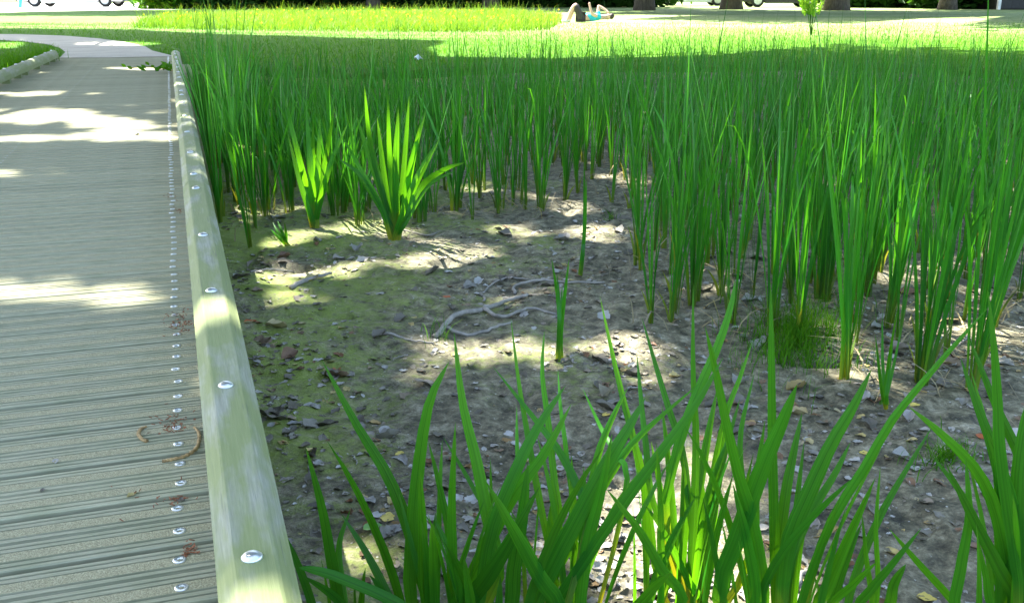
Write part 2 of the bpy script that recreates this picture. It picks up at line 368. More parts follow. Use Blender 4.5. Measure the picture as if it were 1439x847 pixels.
tree('shade_tree', 'broad tree behind the path bend shading the strip of lawn before the road', -25.5, 46, .4, 7, (-20.5, 45, 10), (9, 5, 3.6), 18000, .36)
tree('shade_tree', 'spreading tree over the lawn between the path and the reed bed', -14.5, 24, .36, 7, (-9, 22.5, 10), (6.5, 5, 3.2), 18000, .3)
# row of trees at the far side of the lawn
for k, (px, d, r0, lab) in enumerate([(43, 74, .3, 'tree trunk rising behind the white van'), (322, 52, .3, 'slim tree in the dark thicket behind the yellow meadow flowers'), (525, 50, .34, 'tree with pale trunk in the thicket behind the meadow'), (690, 52, .42, 'stout tree in the dark thicket behind the tall meadow grass'),
        (905, 46, .45, 'stout tree behind the person lying on the lawn'), (1027, 48, .5, 'thick dark tree trunk just beside the black car'), (1172, 46, .62, 'thick grey trunk behind the tall yellow-green weed'), (1330, 47, .4, 'tree among the green shrubs beside the dark shed')]):
    p = pix(px, 20); s = d / p.y; x, y = p.x * s, d
    wide_ = 890 < px < 1200
    tree('parkland_tree', lab, x, y, r0, 5, (x - 2 * wide_, y + 1 - 7 * wide_, 9), (6.5, 8.5 if wide_ else 5, 4.5), 11000 if wide_ else 8000, .42, 'trees along the far side of the lawn')

# ------------------------------------------------------------------ boardwalk: boards, screws, frame
PITCHB = .1632; U0 = 1.297 - .038 - PITCHB * 8
deck = empty('boardwalk', uv(0, 0, 0), A); tag(deck, kind='structure')   # local x = across (right), local y = along
deck['label'] = 'weathered grooved timber boardwalk with gritty anti-slip strips'
W = PITCHB - .016
segs = [(.009, 0), (.0052, 1), (.009, 0), (.0052, 1), (.026, 2), (.0052, 1), (.009, 0), (.0052, 1), (.0082, 0)]
segs = segs + [(.0052, 1)] + segs[::-1][1:]
tot = sum(s[0] for s in segs); segs = [(a * W / tot, k) for a, k in segs]
def board_mesh(L):
    prof = []; fm = []; y = 0; last = None
    pts = [(0, -.0235)]; kinds = []
    pts.append((0, -.002)); kinds.append(0); pts.append((.002, 0)); kinds.append(0)
    y = 0
    for i, (wd, k) in enumerate(segs):
        y2 = y + wd
        if k == 1:
            pts += [(y + .0006, -.0065), (y2 - .0006, -.0065), (y2, .0008 if i + 1 < len(segs) and segs[i + 1][1] == 2 else 0)]; kinds += [0, 0, 0]
        elif k == 2: pts += [(y2, .0008)]; kinds += [1]
        else:
            pts += [(y2 if i < len(segs) - 1 else y2 - .002, 0)]; kinds += [0]
        y = y2
    pts += [(W, -.002), (W, -.0235)]; kinds += [0, 0]
    n = len(pts); v = [(x, a, b) for x in (-L, .078) for a, b in pts]
    f = [(i, i + n, i + 1 + n, i + 1) for i in range(n - 1)] + [(n - 1, 2 * n - 1, n, 0)]
    me = mesh('board', v, f); me.materials.append(M['deck']); me.materials.append(M['grit'])
    for i, q in enumerate(me.polygons): q.material_index = kinds[i] if i < len(kinds) else 0
    bm = bmesh.new(); bm.from_mesh(me); bmesh.ops.recalc_face_normals(bm, faces=bm.faces); bm.to_mesh(me); bm.free()
    return me
sv, sf = lathe([(.0096, .0004), (.0096, .0018), (.0084, .0026), (.0055, .0019), (.0040, .0021), (.0034, .0004)], 14)
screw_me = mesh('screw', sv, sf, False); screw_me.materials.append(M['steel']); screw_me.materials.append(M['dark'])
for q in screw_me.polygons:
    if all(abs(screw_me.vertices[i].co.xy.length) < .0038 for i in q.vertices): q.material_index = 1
screw_old = mesh('screw', *lathe([(.005, .0002), (.005, .001), (.002, .0012)], 8)); screw_old.materials.append(M['oldsteel'])
bm_cache = {}
NBOARD = int((14.25 - U0) / PITCHB)
for i in range(NBOARD):
    u = U0 + i * PITCHB; L = round(1.50 + max(0, 14 - u) * .03, 1)
    if L not in bm_cache: bm_cache[L] = board_mesh(L)
    b = obj('board', bm_cache[L], None, deck, (rnd.uniform(-.004, .0), u + .0045, rnd.uniform(-.0012, .0012)))
    b.rotation_euler = (rnd.uniform(-.006, .006), 0, rnd.uniform(-.0012, .0012))
    for fr in (.25, .76):
        for vv in ((-.055, -.845) if 22 < i < 76 else (-.055,)):
            s = obj('screw', screw_me if vv > -.5 else screw_old, None, b, (vv + rnd.uniform(-.003, .003), W * fr + rnd.uniform(-.002, .002), 0)); s.rotation_euler.z = rnd.random() * 6
jv, jf = box(-.022, .022, U0, 14.2, -.15, -.027); jm = mesh('joist', jv, jf)
for x in (-.055, -.845, -1.45): obj('joist', jm, M['rail'], deck, (x, 0, 0))
pm = mesh('post', *tube([(0, 0, -.7), (0, 0, -.151)], .05, 8))
for k in range(7):
    for x in (-.055, -1.45): obj('post', pm, M['rail'], deck, (x, .6 + k * 2.1, 0))

def rail(label, pts, joints, bolts, name='edge_rail', w=.095, ch=.024, z0=.05, z1=.131, round_=False):
    o = empty(name, uv(0, 0, 0), A); tag(o, label, 'edge rail')
    def vat(u):
        for (u0, v0), (u1, v1) in zip(pts, pts[1:]):
            if u0 <= u <= u1: return v0 + (v1 - v0) * (u - u0) / (u1 - u0)
        return pts[-1][1]
    if round_: sec = [(w / 2 + w / 2 * math.cos(a), z0 + .012 + (z1 - z0 - .012) * max(0, math.sin(a)) ** .8) for a in np.linspace(0, math.pi, 11)] + [(0, z0), (w, z0)]
    else: sec = [(.004, z0), (0, z0 + .006), (0, z1 - ch * .9), (.003, z1 - ch * .8), (ch - .004, z1 - .002), (ch, z1), (w - ch, z1), (w - ch + .004, z1 - .002), (w - .003, z1 - ch * .8), (w, z1 - ch * .9), (w, z0 + .006), (w - .004, z0)]
    for a, b in zip(joints, joints[1:]):
        a += .003; b -= .003; n = 10; us = np.linspace(a, b, n); k = len(sec); v = []
        va = vat(a); vb = vat(b); ang = math.atan2(vb - va, b - a)
        for j, u in enumerate(us - a):
            for s_, z in sec: v.append((u, -(s_ + rnd.uniform(-.0006, .0006)), z + rnd.uniform(-.0005, .0005)))
        f = [(j * k + i, j * k + (i + 1) % k, (j + 1) * k + (i + 1) % k, (j + 1) * k + i) for j in range(n - 1) for i in range(k)]
        f += [tuple(range(k))[::-1], tuple((n - 1) * k + i for i in range(k))]
        me = mesh('beam', v, f); bm = bmesh.new(); bm.from_mesh(me); bmesh.ops.recalc_face_normals(bm, faces=bm.faces); bm.to_mesh(me); bm.free()
        q = obj('beam', me, M['rail'], o, (va, a, 0)); q.rotation_euler.z = math.pi / 2 - ang
    bv = mesh('bolt', *lathe([(.0135, -.001), (.0135, .002), (.012, .0035), (.009, .006), (.005, .0075), (.0015, .008)], 16), True)
    sp = mesh('spacer_block', *box(w * .2, w * .8, -.05, .05, .0, z0 + .004))
    for u in bolts:
        obj('bolt', bv, M['steel'], o, (vat(u) + w * .47, u, z1))
        obj('spacer_block', sp, M['rail'], o, (vat(u), u, 0))
    return o
rail('chamfered weathered timber edge rail with round bolts along the reed side of the boardwalk', [(-.2, -.009), (14, -.016)], [-.1, 3.83, 7.35, 10.6, 12.75],
     [.55, 1.13, 1.723, 2.341, 2.929, 3.682, 3.982, 4.55, 5.244, 5.95, 6.687, 7.2, 7.5, 8.1, 8.7, 9.3, 9.9, 10.45, 10.75, 11.4, 12.1, 12.6])
rail('rounded weathered timber edge rail along the grass side of the boardwalk', [(1, -1.80), (6, -1.68), (9.9, -1.52), (13.5, -1.40)], [1.2, 4.8, 8.3, 11.0, 13.35],
     [1.5, 2.6, 3.6, 4.5, 5.1, 6.4, 7.6, 8.1, 8.6, 9.4, 10.2, 10.8, 11.2, 12, 12.7, 13.2], round_=True, w=.11, z0=.045, z1=.13)

# ------------------------------------------------------------------ blades
def blade(P, W_, fold=.25, twist=0.0, view=None, tint=.5, side=None):
    """one leaf: centre line P, widths W_; three vertices across with a keel"""
    P = [Vector(p) for p in P]; v = []; n = len(P); t = np.zeros((3 * n, 3), np.float32); t[:, 2] = np.tile([0, .5, 1], n)
    for i, p in enumerate(P):
        tg = (P[min(i + 1, n - 1)] - P[max(i - 1, 0)]).normalized()
        s = side.copy() if side else tg.cross(view if view else Vector((0, 1, 0)))
        s = (s - tg * s.dot(tg)); s.normalize(); s = Matrix.Rotation(twist * (i / n - .3), 3, tg) @ s
        nn = s.cross(tg); h = W_[i] / 2
        v += [p - s * h + nn * h * fold, p, p + s * h + nn * h * fold]; t[3 * i:3 * i + 3, 0] = tint; t[3 * i:3 * i + 3, 1] = i / (n - 1)
    f = []
    for i in range(n - 1):
        a = 3 * i; b = a + 3; f += [(a, a + 1, b + 1, b), (a + 1, a + 2, b + 2, b + 1)]
    return np.array([tuple(p) for p in v]), f, t
def wprof(n, w, base=.6): return [w * (base + (1 - base) * min(1, k / (n * .35))) * (1 - (k / (n - 1)) ** 3.2) ** .8 + .0004 for k in range(n)]

# foreground irises: leaves measured in the photograph, rooted on the mud
def iris(label, bx, by, leaves, extra=0, spread=.1, seed=0, hgt=.55, wmm=20, nm='iris_plant', dead=0):
    r = random.Random(seed); g = pix(bx, by, MUD); gz = float(mudh(g.x, g.y)); o = empty(nm, (g.x, g.y, gz)); tag(o, label, 'iris')
    root = Vector((g.x, g.y, gz))
    for lf in leaves:
        path, wpx, lean = lf[0], lf[1], lf[2] if len(lf) > 2 else r.uniform(-.16, .16)
        b = root + Vector((r.uniform(-spread, spread) * .6, r.uniform(-spread, spread) * .35, -.01))
        pts = list(path)[::-1]; n = len(pts)              # given tip first
        d0 = b.y; q = [b]
        for i, (x, y) in enumerate(pts):
            q.append(pixY(x, y, d0 + lean * ((i + 1) / n)))
        x0 = q[1]; q[0] = Vector((q[0].x * .5 + x0.x * .5 if abs(q[0].x - x0.x) > .12 else q[0].x, b.y, b.z))
        C = crom(q, 15); wm = wpx * d0 * 1.0 / F
        v, f, t = blade(C, wprof(15, wm * 1.08, .62), r.uniform(.12, .4), r.uniform(-.5, .5), ray(*pts[n // 2]), r.random() * .5)
        L = obj('leaf', mesh('leaf', v - np.array(root), f, True, t), M['iris'], o)
    for k in range(extra):
        a = r.uniform(0, 6.28); l = hgt * r.uniform(.55, 1.1); rr = r.uniform(0, spread); le = r.uniform(.05, .34) * l
        b = Vector((rr * math.cos(a), rr * math.sin(a) * .6, -.01)); d = Vector((math.cos(a), math.sin(a), 0)); drp = r.uniform(0, .12) * l
        C = [b + d * le * (t_ ** 1.6) + Vector((0, 0, l * t_ - drp * t_ ** 4)) for t_ in np.linspace(0, 1, 9)]
        an = r.uniform(0, 3.14); v, f, t = blade(C, wprof(9, wmm / 1000 * r.uniform(.6, 1.1)), r.uniform(.1, .4), r.uniform(-.9, .9), None, r.random() * .5, Vector((math.cos(an), math.sin(an), 0)))
        obj('leaf', mesh('leaf', v, f, True, t), M['iris'], o)
    return o
iris('iris clump of long dark blades growing hard against the boardwalk rail', 498, 930, [
    ([(430, 629), (453, 716), (468, 800), (482, 860)], 17), ([(480, 722), (513, 773), (540, 826), (548, 862)], 15),
    ([(420, 797), (440, 800), (480, 812), (563, 850), (590, 890)], 17, -.1), ([(425, 808), (470, 838), (500, 875)], 16, -.12), ([(492, 716), (476, 770), (484, 850)], 12)], 6, .07, 1, .3)
iris('spreading iris clump with the two longest arching blades beside the rail', 612, 925, [
    ([(452, 505), (500, 595), (547, 673), (580, 760), (604, 850)], 20, .1), ([(631, 508), (603, 566), (587, 666), (579, 766), (580, 850)], 22, .05),
    ([(638, 467), (650, 566), (670, 650), (685, 728), (699, 818)], 20, .14), ([(602, 619), (620, 693), (632, 757), (636, 850)], 13, .02), ([(640, 593), (635, 700), (636, 790), (640, 850)], 16, -.05),
    ([(590, 660), (594, 740), (600, 850)], 16, -.06), ([(560, 690), (580, 770), (598, 850)], 10, .06), ([(612, 720), (606, 790), (606, 850)], 12, .0)], 7, .09, 2, .42)
iris('iris clump with wide crossing blades leaning towards the sunlit patch', 690, 935, [
    ([(803, 567), (763, 640), (714, 706), (669, 800), (650, 850)], 24, .08), ([(795, 541), (757, 597), (725, 660), (690, 750), (672, 850)], 22, .12),
    ([(683, 676), (727, 753), (760, 813), (785, 860)], 24, -.12), ([(758, 683), (713, 766), (684, 812), (660, 850)], 26, -.1), ([(693, 515), (752, 589), (788, 637), (815, 692), (826, 740)], 14, .25),
    ([(718, 448), (729, 537), (740, 602), (750, 660), (765, 740), (780, 850)], 11, .2), ([(765, 465), (762, 524), (770, 589), (777, 660), (782, 760)], 11, .22), ([(784, 520), (788, 576), (796, 640), (800, 740)], 8, .2),
    ([(726, 570), (727, 640), (733, 720)], 8, .2), ([(742, 650), (735, 720), (722, 800), (716, 860)], 24, 0), ([(778, 690), (772, 760), (764, 850)], 18, .05), ([(623, 614), (647, 653), (672, 698), (690, 740)], 8, .2)], 9, .12, 3, .48)
iris('iris clump with broad dark green blades in front of the lit mud', 815, 925, [
    ([(907, 558), (882, 602), (850, 655), (807, 735), (767, 815), (750, 870)], 27, .05), ([(882, 545), (861, 586), (840, 640), (828, 710), (818, 800)], 13, .12), ([(1016, 502), (980, 565), (934, 628), (870, 715), (808, 808), (780, 860)], 18, -.02),
    ([(985, 537), (915, 597), (878, 636), (838, 700), (800, 770), (770, 850)], 14, .1), ([(852, 686), (897, 743), (930, 800), (958, 850)], 16, -.12), ([(819, 546), (845, 602), (862, 632), (880, 690)], 9, .2),
    ([(860, 610), (845, 690), (825, 770), (815, 850)], 20, .02), ([(900, 660), (860, 720), (825, 800), (805, 860)], 13, .1), ([(943, 804), (920, 824), (896, 850)], 15, -.14), ([(803, 640), (806, 720), (806, 850)], 14, .1)], 9, .11, 4, .46)
iris('brightly lit yellow-green iris clump standing in the patch of sun', 950, 880, [
    ([(843, 416), (861, 498), (877, 565), (893, 628), (912, 720), (925, 820)], 12, .2), ([(902, 446), (921, 511), (939, 571), (960, 640), (972, 740)], 11, .2), ([(895, 498), (901, 563), (908, 628), (922, 720)], 10, .15),
    ([(974, 398), (974, 524), (978, 615), (975, 720), (970, 810)], 12, .1), ([(1033, 394), (1027, 430), (1009, 485), (975, 563), (950, 640), (935, 740)], 15, .1), ([(991, 459), (1006, 524), (1022, 602), (1040, 680), (1052, 790)], 15, -.08),
    ([(1057, 480), (1040, 530), (1018, 590), (998, 690), (985, 800)], 10, .15), ([(1008, 545), (990, 640), (975, 740)], 16, .1), ([(960, 640), (962, 720), (958, 810)], 18, .05), ([(930, 570), (940, 660), (945, 780)], 12, .1),
    ([(1030, 600), (1000, 680), (975, 780)], 14, .05), ([(905, 706), (935, 750), (970, 820), (995, 862)], 12, -.1), ([(985, 660), (990, 740), (985, 820)], 16, .05), ([(1040, 560), (1015, 650), (995, 760)], 12, .1), ([(915, 620), (930, 700), (940, 800)], 12, .1)], 16, .11, 5, .46, 15)
iris('iris clump with the tallest upright blade and wide fans beside the bare mud', 1080, 925, [
    ([(1083, 398), (1084, 500), (1085, 620), (1088, 740), (1090, 850)], 15, .02), ([(1120, 540), (1100, 590), (1070, 660), (1042, 740), (1012, 850)], 27, -.06), ([(1000, 500), (1033, 650), (1057, 733), (1073, 850)], 20, -.1),
    ([(1225, 518), (1200, 570), (1167, 626), (1133, 700), (1107, 766), (1098, 850)], 24, .02), ([(1210, 545), (1160, 650), (1125, 740), (1112, 850)], 18, .08), ([(1127, 580), (1114, 640), (1103, 700), (1094, 800)], 17, .08),
    ([(1195, 621), (1173, 666), (1137, 726), (1110, 800)], 14, .1), ([(1388, 433), (1337, 490), (1280, 557), (1250, 596), (1213, 660), (1173, 723), (1147, 785), (1130, 850)], 14, -.02), ([(1200, 670), (1160, 708), (1120, 750), (1085, 800), (1070, 850)], 13, -.1),
    ([(1060, 524), (1040, 620), (1050, 740)], 10, .15), ([(1075, 590), (1062, 700), (1070, 850)], 14, .05), ([(1030, 680), (1050, 760), (1062, 850)], 18, -.04), ([(1130, 620), (1118, 720), (1105, 850)], 12, .12)], 10, .11, 6, .46)
iris('small iris with slanting blades and one pale lit blade on open mud', 1200, 900, [
    ([(1230, 671), (1193, 753), (1165, 820), (1150, 860)], 19, -.05), ([(1312, 596), (1267, 670), (1235, 728), (1205, 800), (1190, 860)], 13, .1), ([(1237, 657), (1231, 740), (1230, 850)], 8, .05),
    ([(1232, 789), (1200, 820), (1168, 855)], 12, -.1), ([(1295, 741), (1253, 793), (1222, 830), (1205, 860)], 14, -.04), ([(1273, 792), (1256, 820), (1243, 862)], 17, -.06), ([(1211, 720), (1218, 790), (1226, 860)], 9, 0), ([(1250, 743), (1290, 790), (1340, 845), (1362, 880)], 13, -.05)], 2, .06, 7, .25)
iris('large iris clump at the edge of the open mud with blades fanning both ways', 1425, 925, [
    ([(1277, 571), (1327, 613), (1377, 668), (1405, 740), (1418, 850)], 19, .0), ([(1330, 653), (1370, 733), (1405, 800), (1425, 850)], 20, -.1), ([(1350, 503), (1372, 566), (1395, 630), (1412, 710), (1425, 850)], 18, .1),
    ([(1388, 405), (1397, 490), (1402, 566), (1405, 630), (1418, 733), (1432, 850)], 17, .05), ([(1357, 640), (1362, 726), (1350, 800), (1346, 870)], 17, .02), ([(1462, 520), (1440, 600), (1430, 700), (1436, 850)], 24, .05), ([(1360, 470), (1400, 570), (1440, 660), (1462, 760)], 17, .12),
    ([(1395, 600), (1405, 690), (1415, 800)], 20, .02), ([(1385, 600), (1420, 700), (1445, 850)], 22, .0), ([(1375, 760), (1385, 810), (1398, 860)], 11, -.05), ([(1310, 640), (1355, 700), (1390, 780)], 13, .14)], 8, .1, 8, .5)

# ------------------------------------------------------------------ reed bed
def shoot(kind, seed):
    r = random.Random(seed); parts = []; out = []
    nl = r.randint(5, 8) if kind == 'narrow' else r.randint(8, 12)
    for k in range(nl):
        a = r.uniform(0, 6.28); d = Vector((math.cos(a), math.sin(a), 0))
        if kind == 'narrow':
            l = r.uniform(.52, .92) if r.random() < .8 else r.uniform(.9, 1.12); le = min(.24, abs(r.gauss(0, .12)) + .02) * l; rr = r.uniform(0, .012); wd = r.uniform(.007, .0125); drp = (r.random() < .38) * r.uniform(.08, .45) * l; pw = 1.5
        else:
            l = r.uniform(.42, .80) if r.random() < .85 else r.uniform(.8, .98); le = min(.38, abs(r.gauss(0, .24)) + .03) * l; rr = r.uniform(0, .035); wd = r.uniform(.011, .018); drp = (r.random() < .4) * r.uniform(.05, .3) * l; pw = 1.7
        b = d * rr + Vector((0, 0, -.015))
        C = [b + d * le * t ** pw + Vector((0, 0, l * t - drp * t ** 4)) for t in np.linspace(0, 1, 8)]
        an = r.uniform(0, 3.14); out.append(blade(C, wprof(8, wd, .75), .3, r.uniform(-1.5, 1.5), None, r.random() * .55, Vector((math.cos(an), math.sin(an), 0))))
    if kind == 'narrow':
        for k in range(1):
            a = r.uniform(0, 6.28); l = r.uniform(.10, .3); d = Vector((math.cos(a), math.sin(a), 0))
            C = [d * (.008 + .05 * t * t) + Vector((0, 0, -.01 + l * t)) for t in np.linspace(0, 1, 5)]
            v, f, t = blade(C, wprof(5, .012, .9), .2, .5, None, .9); t[:, 1] = 0; out.append((v, f, t))
    return out
def joined(parts, name):
    v, f = merge([(p[0], p[1]) for p in parts]); return mesh(name, v, f, True, np.concatenate([p[2] for p in parts]))
SH = {k: [shoot(k, 100 * j + (7 if k == 'wide' else 3)) for j in range(9)] for k in ('narrow', 'wide')}
SHM = {k: [joined(s, 'reed_shoot') for s in SH[k]] for k in SH}
SHL = {k: [[mesh('leaf', *q[:2], True, q[2]) for q in s] for s in SH[k]] for k in SH}
front = [(900, 388, 'narrow', 1.03, 3), (915, 455, 'narrow', .75, 1), (942, 448, 'narrow', 1.05, 2), (975, 432, 'narrow', 1.08, 2), (1012, 420, 'narrow', 1.0, 2), (1030, 455, 'narrow', 1.05, 2), (1083, 470, 'narrow', 1.1, 2), (1118, 478, 'narrow', 1.05, 2),
         (1190, 540, 'narrow', 1.12, 2), (1245, 470, 'narrow', 1.1, 2), (1300, 470, 'narrow', 1.1, 2), (1296, 545, 'narrow', 1.1, 3), (1366, 560, 'narrow', 1.1, 3), (1160, 430, 'narrow', 1.05, 3), (1220, 420, 'narrow', 1.08, 3), (1390, 470, 'narrow', 1.1, 2),
         (352, 345, 'narrow', .95, 1), (310, 312, 'narrow', 1.0, 3), (505, 318, 'wide', .85, 1), (590, 312, 'wide', .9, 1), (640, 298, 'wide', .9, 2), (700, 300, 'narrow', .9, 3), (738, 292, 'narrow', .95, 2), (762, 300, 'narrow', .95, 2), (665, 308, 'narrow', .8, 1), (372, 300, 'wide', .95, 2), (480, 300, 'wide', .9, 2)]
spots = []
for px, py, kd, s, n in front:
    for k in range(n): p = pix(px + rnd.uniform(-7, 7) * (k > 0), py - k * rnd.uniform(2, 9), MUD); spots.append((p.x, p.y, kd, s * rnd.uniform(.94, 1.04), True))
edge = [(190, 225), (262, 230), (300, 300), (350, 325), (430, 312), (560, 322), (640, 297), (760, 297), (850, 285), (885, 330), (940, 425), (1000, 440), (1080, 470), (1190, 500), (1300, 500), (1439, 545), (1700, 560)]
EP = [pix(x, y, MUD) for x, y in edge]
def in_bed(x, y):
    # beyond the front edge of the stand, measured along the ray from the viewer
    az = x / y
    for p, q in zip(EP, EP[1:]):
        a0, a1 = p.x / p.y, q.x / q.y
        if a0 <= az <= a1: return y - (p.y + (q.y - p.y) * (az - a0) / (a1 - a0))
    return -1
cand = []
for k in range(14000):
    y = rnd.uniform(2.6, 11.9); x = rnd.uniform(-4.2, 8.2)
    if abs(x) / y > .62: continue
    dd = in_bed(x, y)
    if dd < .03: continue
    v_ = x * math.cos(A) + y * math.sin(A)
    if v_ < (.17 if y > 6 else .24) or inside(np.array(x), np.array(y)) < .12: continue
    dens = min(1, .26 + dd * .28 + (.5 if x / y < -.26 else 0)) * (.55 + .9 * float(vn(np.array(x * 1.7), np.array(y * 1.7), 5)))
    if rnd.random() > dens: continue
    px_ = 719.5 + x / y * 1466
    wide = px_ < 560 + rnd.uniform(-90, 90) and v_ > .45
    cand.append((x, y, 'wide' if wide else 'narrow', rnd.uniform(.78, 1.05) * (.88 if wide else 1.0) * (1.0 if y < 5 else 1.0 - (y - 5) * .042) * (1.22 if px_ < 345 else 1), False))
rnd.shuffle(cand); keep = []; cell = {}
for c in cand:          # keep shoots about 11 cm apart
    kx, ky = int(c[0] / .125), int(c[1] / .125)
    if any((kx + i, ky + j) in cell and (cell[(kx + i, ky + j)][0] - c[0]) ** 2 + (cell[(kx + i, ky + j)][1] - c[1]) ** 2 < .0145 for i in (-1, 0, 1) for j in (-1, 0, 1)): continue
    cell[(kx, ky)] = c; keep.append(c)
keep.sort(key=lambda c: c[1] - .0 * c[0])
LABN = 'slender green reed shoot standing in the dense reed bed'; LABW = 'clump of broad arching green blades at the rail end of the reed bed'
named = 0
def place_shoot(c, single):
    x, y, kd, s, isfront = c; z = float(mudh(x, y)); j = rnd.randrange(9); rz = rnd.uniform(0, 6.28)
    rot = (rnd.uniform(-.06, .06), rnd.uniform(-.06, .06), rz)
    if single: o = obj('reed_shoot' if kd == 'narrow' else 'broad_reed_clump', SHM[kd][j], M['reed'])
    else:
        o = empty('reed_shoot' if kd == 'narrow' else 'broad_reed_clump')
        for me in SHL[kd][j]: obj('leaf', me, M['reed'], o)
    o.location = (x, y, z); o.rotation_euler = rot; o.scale = (s, s, s)
    if kd == 'narrow': tag(o, LABN, 'reed', 'reed shoots of the reed bed')
    else: tag(o, LABW, 'reed', 'broad-leaved clumps of the reed bed')
    return o
FL = {900: 'tall reed shoot at the corner of the reed bed beside the bare mud', 915: 'short lone reed shoot just before the corner of the reed bed', 942: 'reed shoot with yellowed base next to the reed bed corner', 1083: 'reed shoot rooted at the back of the short grass patch', 1118: 'reed shoot growing inside the short grass patch', 1190: 'stout reed shoot at the open-mud edge of the short grass patch', 1296: 'thick reed shoot on open mud beyond the pale twin-stemmed shoot', 1366: 'thick reed shoot on open mud behind the large iris clump',
      352: 'slim single reed shoot on the algae close to the boardwalk rail', 308: 'reed shoot standing tight against the boardwalk rail', 505: 'small clump between the two fanned reed clumps', 590: 'small clump just beyond the widest fanned reed clump', 665: 'short thin reed shoot at the far edge of the algae'}
for c, lb in zip(spots, [FL.get(q[0]) for q in front for _ in range(q[4])]):
    o = place_shoot(c, False)
    if lb: o['label'] = lb
nind = 300
cn = [c for c in keep if c[2] == 'narrow']; cw = [c for c in keep if c[2] == 'wide']
sn = sum(1 for c in spots if c[2] == 'narrow'); sw = len(spots) - sn
for c in cn[:nind - sn] + cw[:nind - sw]: place_shoot(c, True)
def shoots_stuff(cs, label, name):
    V = []; Fq = []; T = []; n = 0; data = {}
    for k in SHM:
        for j, me in enumerate(SHM[k]):
            a = np.empty(len(me.vertices) * 3, np.float32); me.vertices.foreach_get('co', a); q = np.empty(len(me.loops), np.int32); me.loops.foreach_get('vertex_index', q)
            t = np.empty(len(a) // 3 * 4, np.float32); me.color_attributes['tint'].data.foreach_get('color', t); data[k, j] = a.reshape(-1, 3), q.reshape(-1, 4), t.reshape(-1, 4)
    for x, y, kd, s, _ in cs:
        a, q, t = data[kd, rnd.randrange(9)]; rz = rnd.uniform(0, 6.28); c_, s_ = math.cos(rz), math.sin(rz)
        b = np.stack([a[:, 0] * c_ - a[:, 1] * s_ + a[:, 2] * rnd.uniform(-.06, .06), a[:, 0] * s_ + a[:, 1] * c_, a[:, 2]], 1) * s + np.array([x, y, float(mudh(x, y))])
        t2 = t[:, :3].copy(); t2[:, 0] = (t2[:, 0] + rnd.random() * .45); V.append(b); Fq.append(q + n); T.append(t2); n += len(b)
    return tag(obj(name, mesh(name, np.concatenate(V), np.concatenate(Fq), True, np.concatenate(T)), M['reed']), label, 'reeds', kind='stuff')
rest = cn[nind - sn:] + cw[nind - sw:]
print('REEDS', len(cn), len(cw), len(rest))
if rest: shoots_stuff(rest, 'dense green reed stand filling the back of the dry pond', 'reed_bed')
# single plants that stand out
def own_plant(label, px, py, paths, wpx, kinds='reed', nm='reed_plant', lean=0):
    g = pix(px, py, MUD); gz = float(mudh(g.x, g.y)); o = tag(empty(nm, (g.x, g.y, gz)), label, 'reed')
    for i, pth in enumerate(paths):
        q = [Vector((g.x + rnd.uniform(-.02, .02), g.y + rnd.uniform(-.02, .02), gz - .01))] + [pixY(x, y, g.y + rnd.uniform(-.12, .12) * (k + 1) / len(pth)) for k, (x, y) in enumerate(pth[::-1])]
        C = crom(q, 12); v, f, t = blade(C, wprof(12, wpx * g.y * 1.06 / F * rnd.uniform(.8, 1.1), .7), .3, rnd.uniform(-.5, .5), ray(px, py - 100), rnd.random() * .5)
        obj('leaf', mesh('leaf', v - np.array([g.x, g.y, gz]), f, True, t), M[kinds], o)
own_plant('reed clump with broad blades fanning widely at the edge of the algae-covered mud', 555, 338, [[(512, 120), (520, 200), (540, 280)], [(545, 130), (548, 230)], [(600, 150), (580, 220), (565, 290)], [(480, 190), (505, 235), (535, 290)], [(620, 190), (596, 235), (570, 290)], [(560, 150), (556, 240)], [(530, 165), (540, 250)], [(575, 135), (568, 230)],
    [(655, 228), (625, 238), (592, 262), (568, 305)], [(478, 225), (500, 240), (525, 275), (545, 310)], [(500, 160), (525, 240)], [(590, 175), (575, 250)], [(640, 240), (600, 262), (566, 318)], [(610, 205), (585, 250), (562, 310)], [(552, 210), (553, 280)]], 9, 'iris')
own_plant('pale-leaved reed clump with one drooping blade near the boardwalk rail', 441, 318, [[(402, 140), (410, 180), (425, 240), (437, 290)], [(470, 150), (458, 220), (446, 280)], [(430, 150), (436, 230)], [(405, 190), (420, 250), (436, 300)], [(490, 170), (465, 230), (447, 295)], [(450, 165), (446, 250)], [(415, 215), (430, 270)], [(475, 200), (456, 260)], [(440, 170), (440, 250)]], 8, 'iris')
own_plant('lone reed shoot with five short blades on the bare mud beside the twigs', 787, 505, [[(775, 362), (784, 420), (787, 470)], [(800, 362), (793, 420), (788, 470)], [(797, 390), (791, 440)], [(783, 385), (786, 450)], [(790, 400), (788, 460)]], 6)
own_plant('single thin reed stalk rising alone from the sunlit mud', 820, 392, [[(821, 215), (821, 300), (820, 350)], [(824, 250), (821, 330)]], 5)
own_plant('young pale green reed shoot with two stems on open mud', 1241, 575, [[(1262, 430), (1250, 500), (1243, 550)], [(1240, 445), (1241, 520)], [(1268, 455), (1252, 530)], [(1255, 480), (1246, 550)], [(1230, 470), (1238, 540)]], 6, 'iris')
own_plant('tiny leaning seedling at the edge of the algae near the rail', 404, 342, [[(383, 312), (392, 328)], [(390, 310), (397, 328)], [(380, 322), (394, 336)], [(400, 312), (402, 330)]], 5, 'iris')

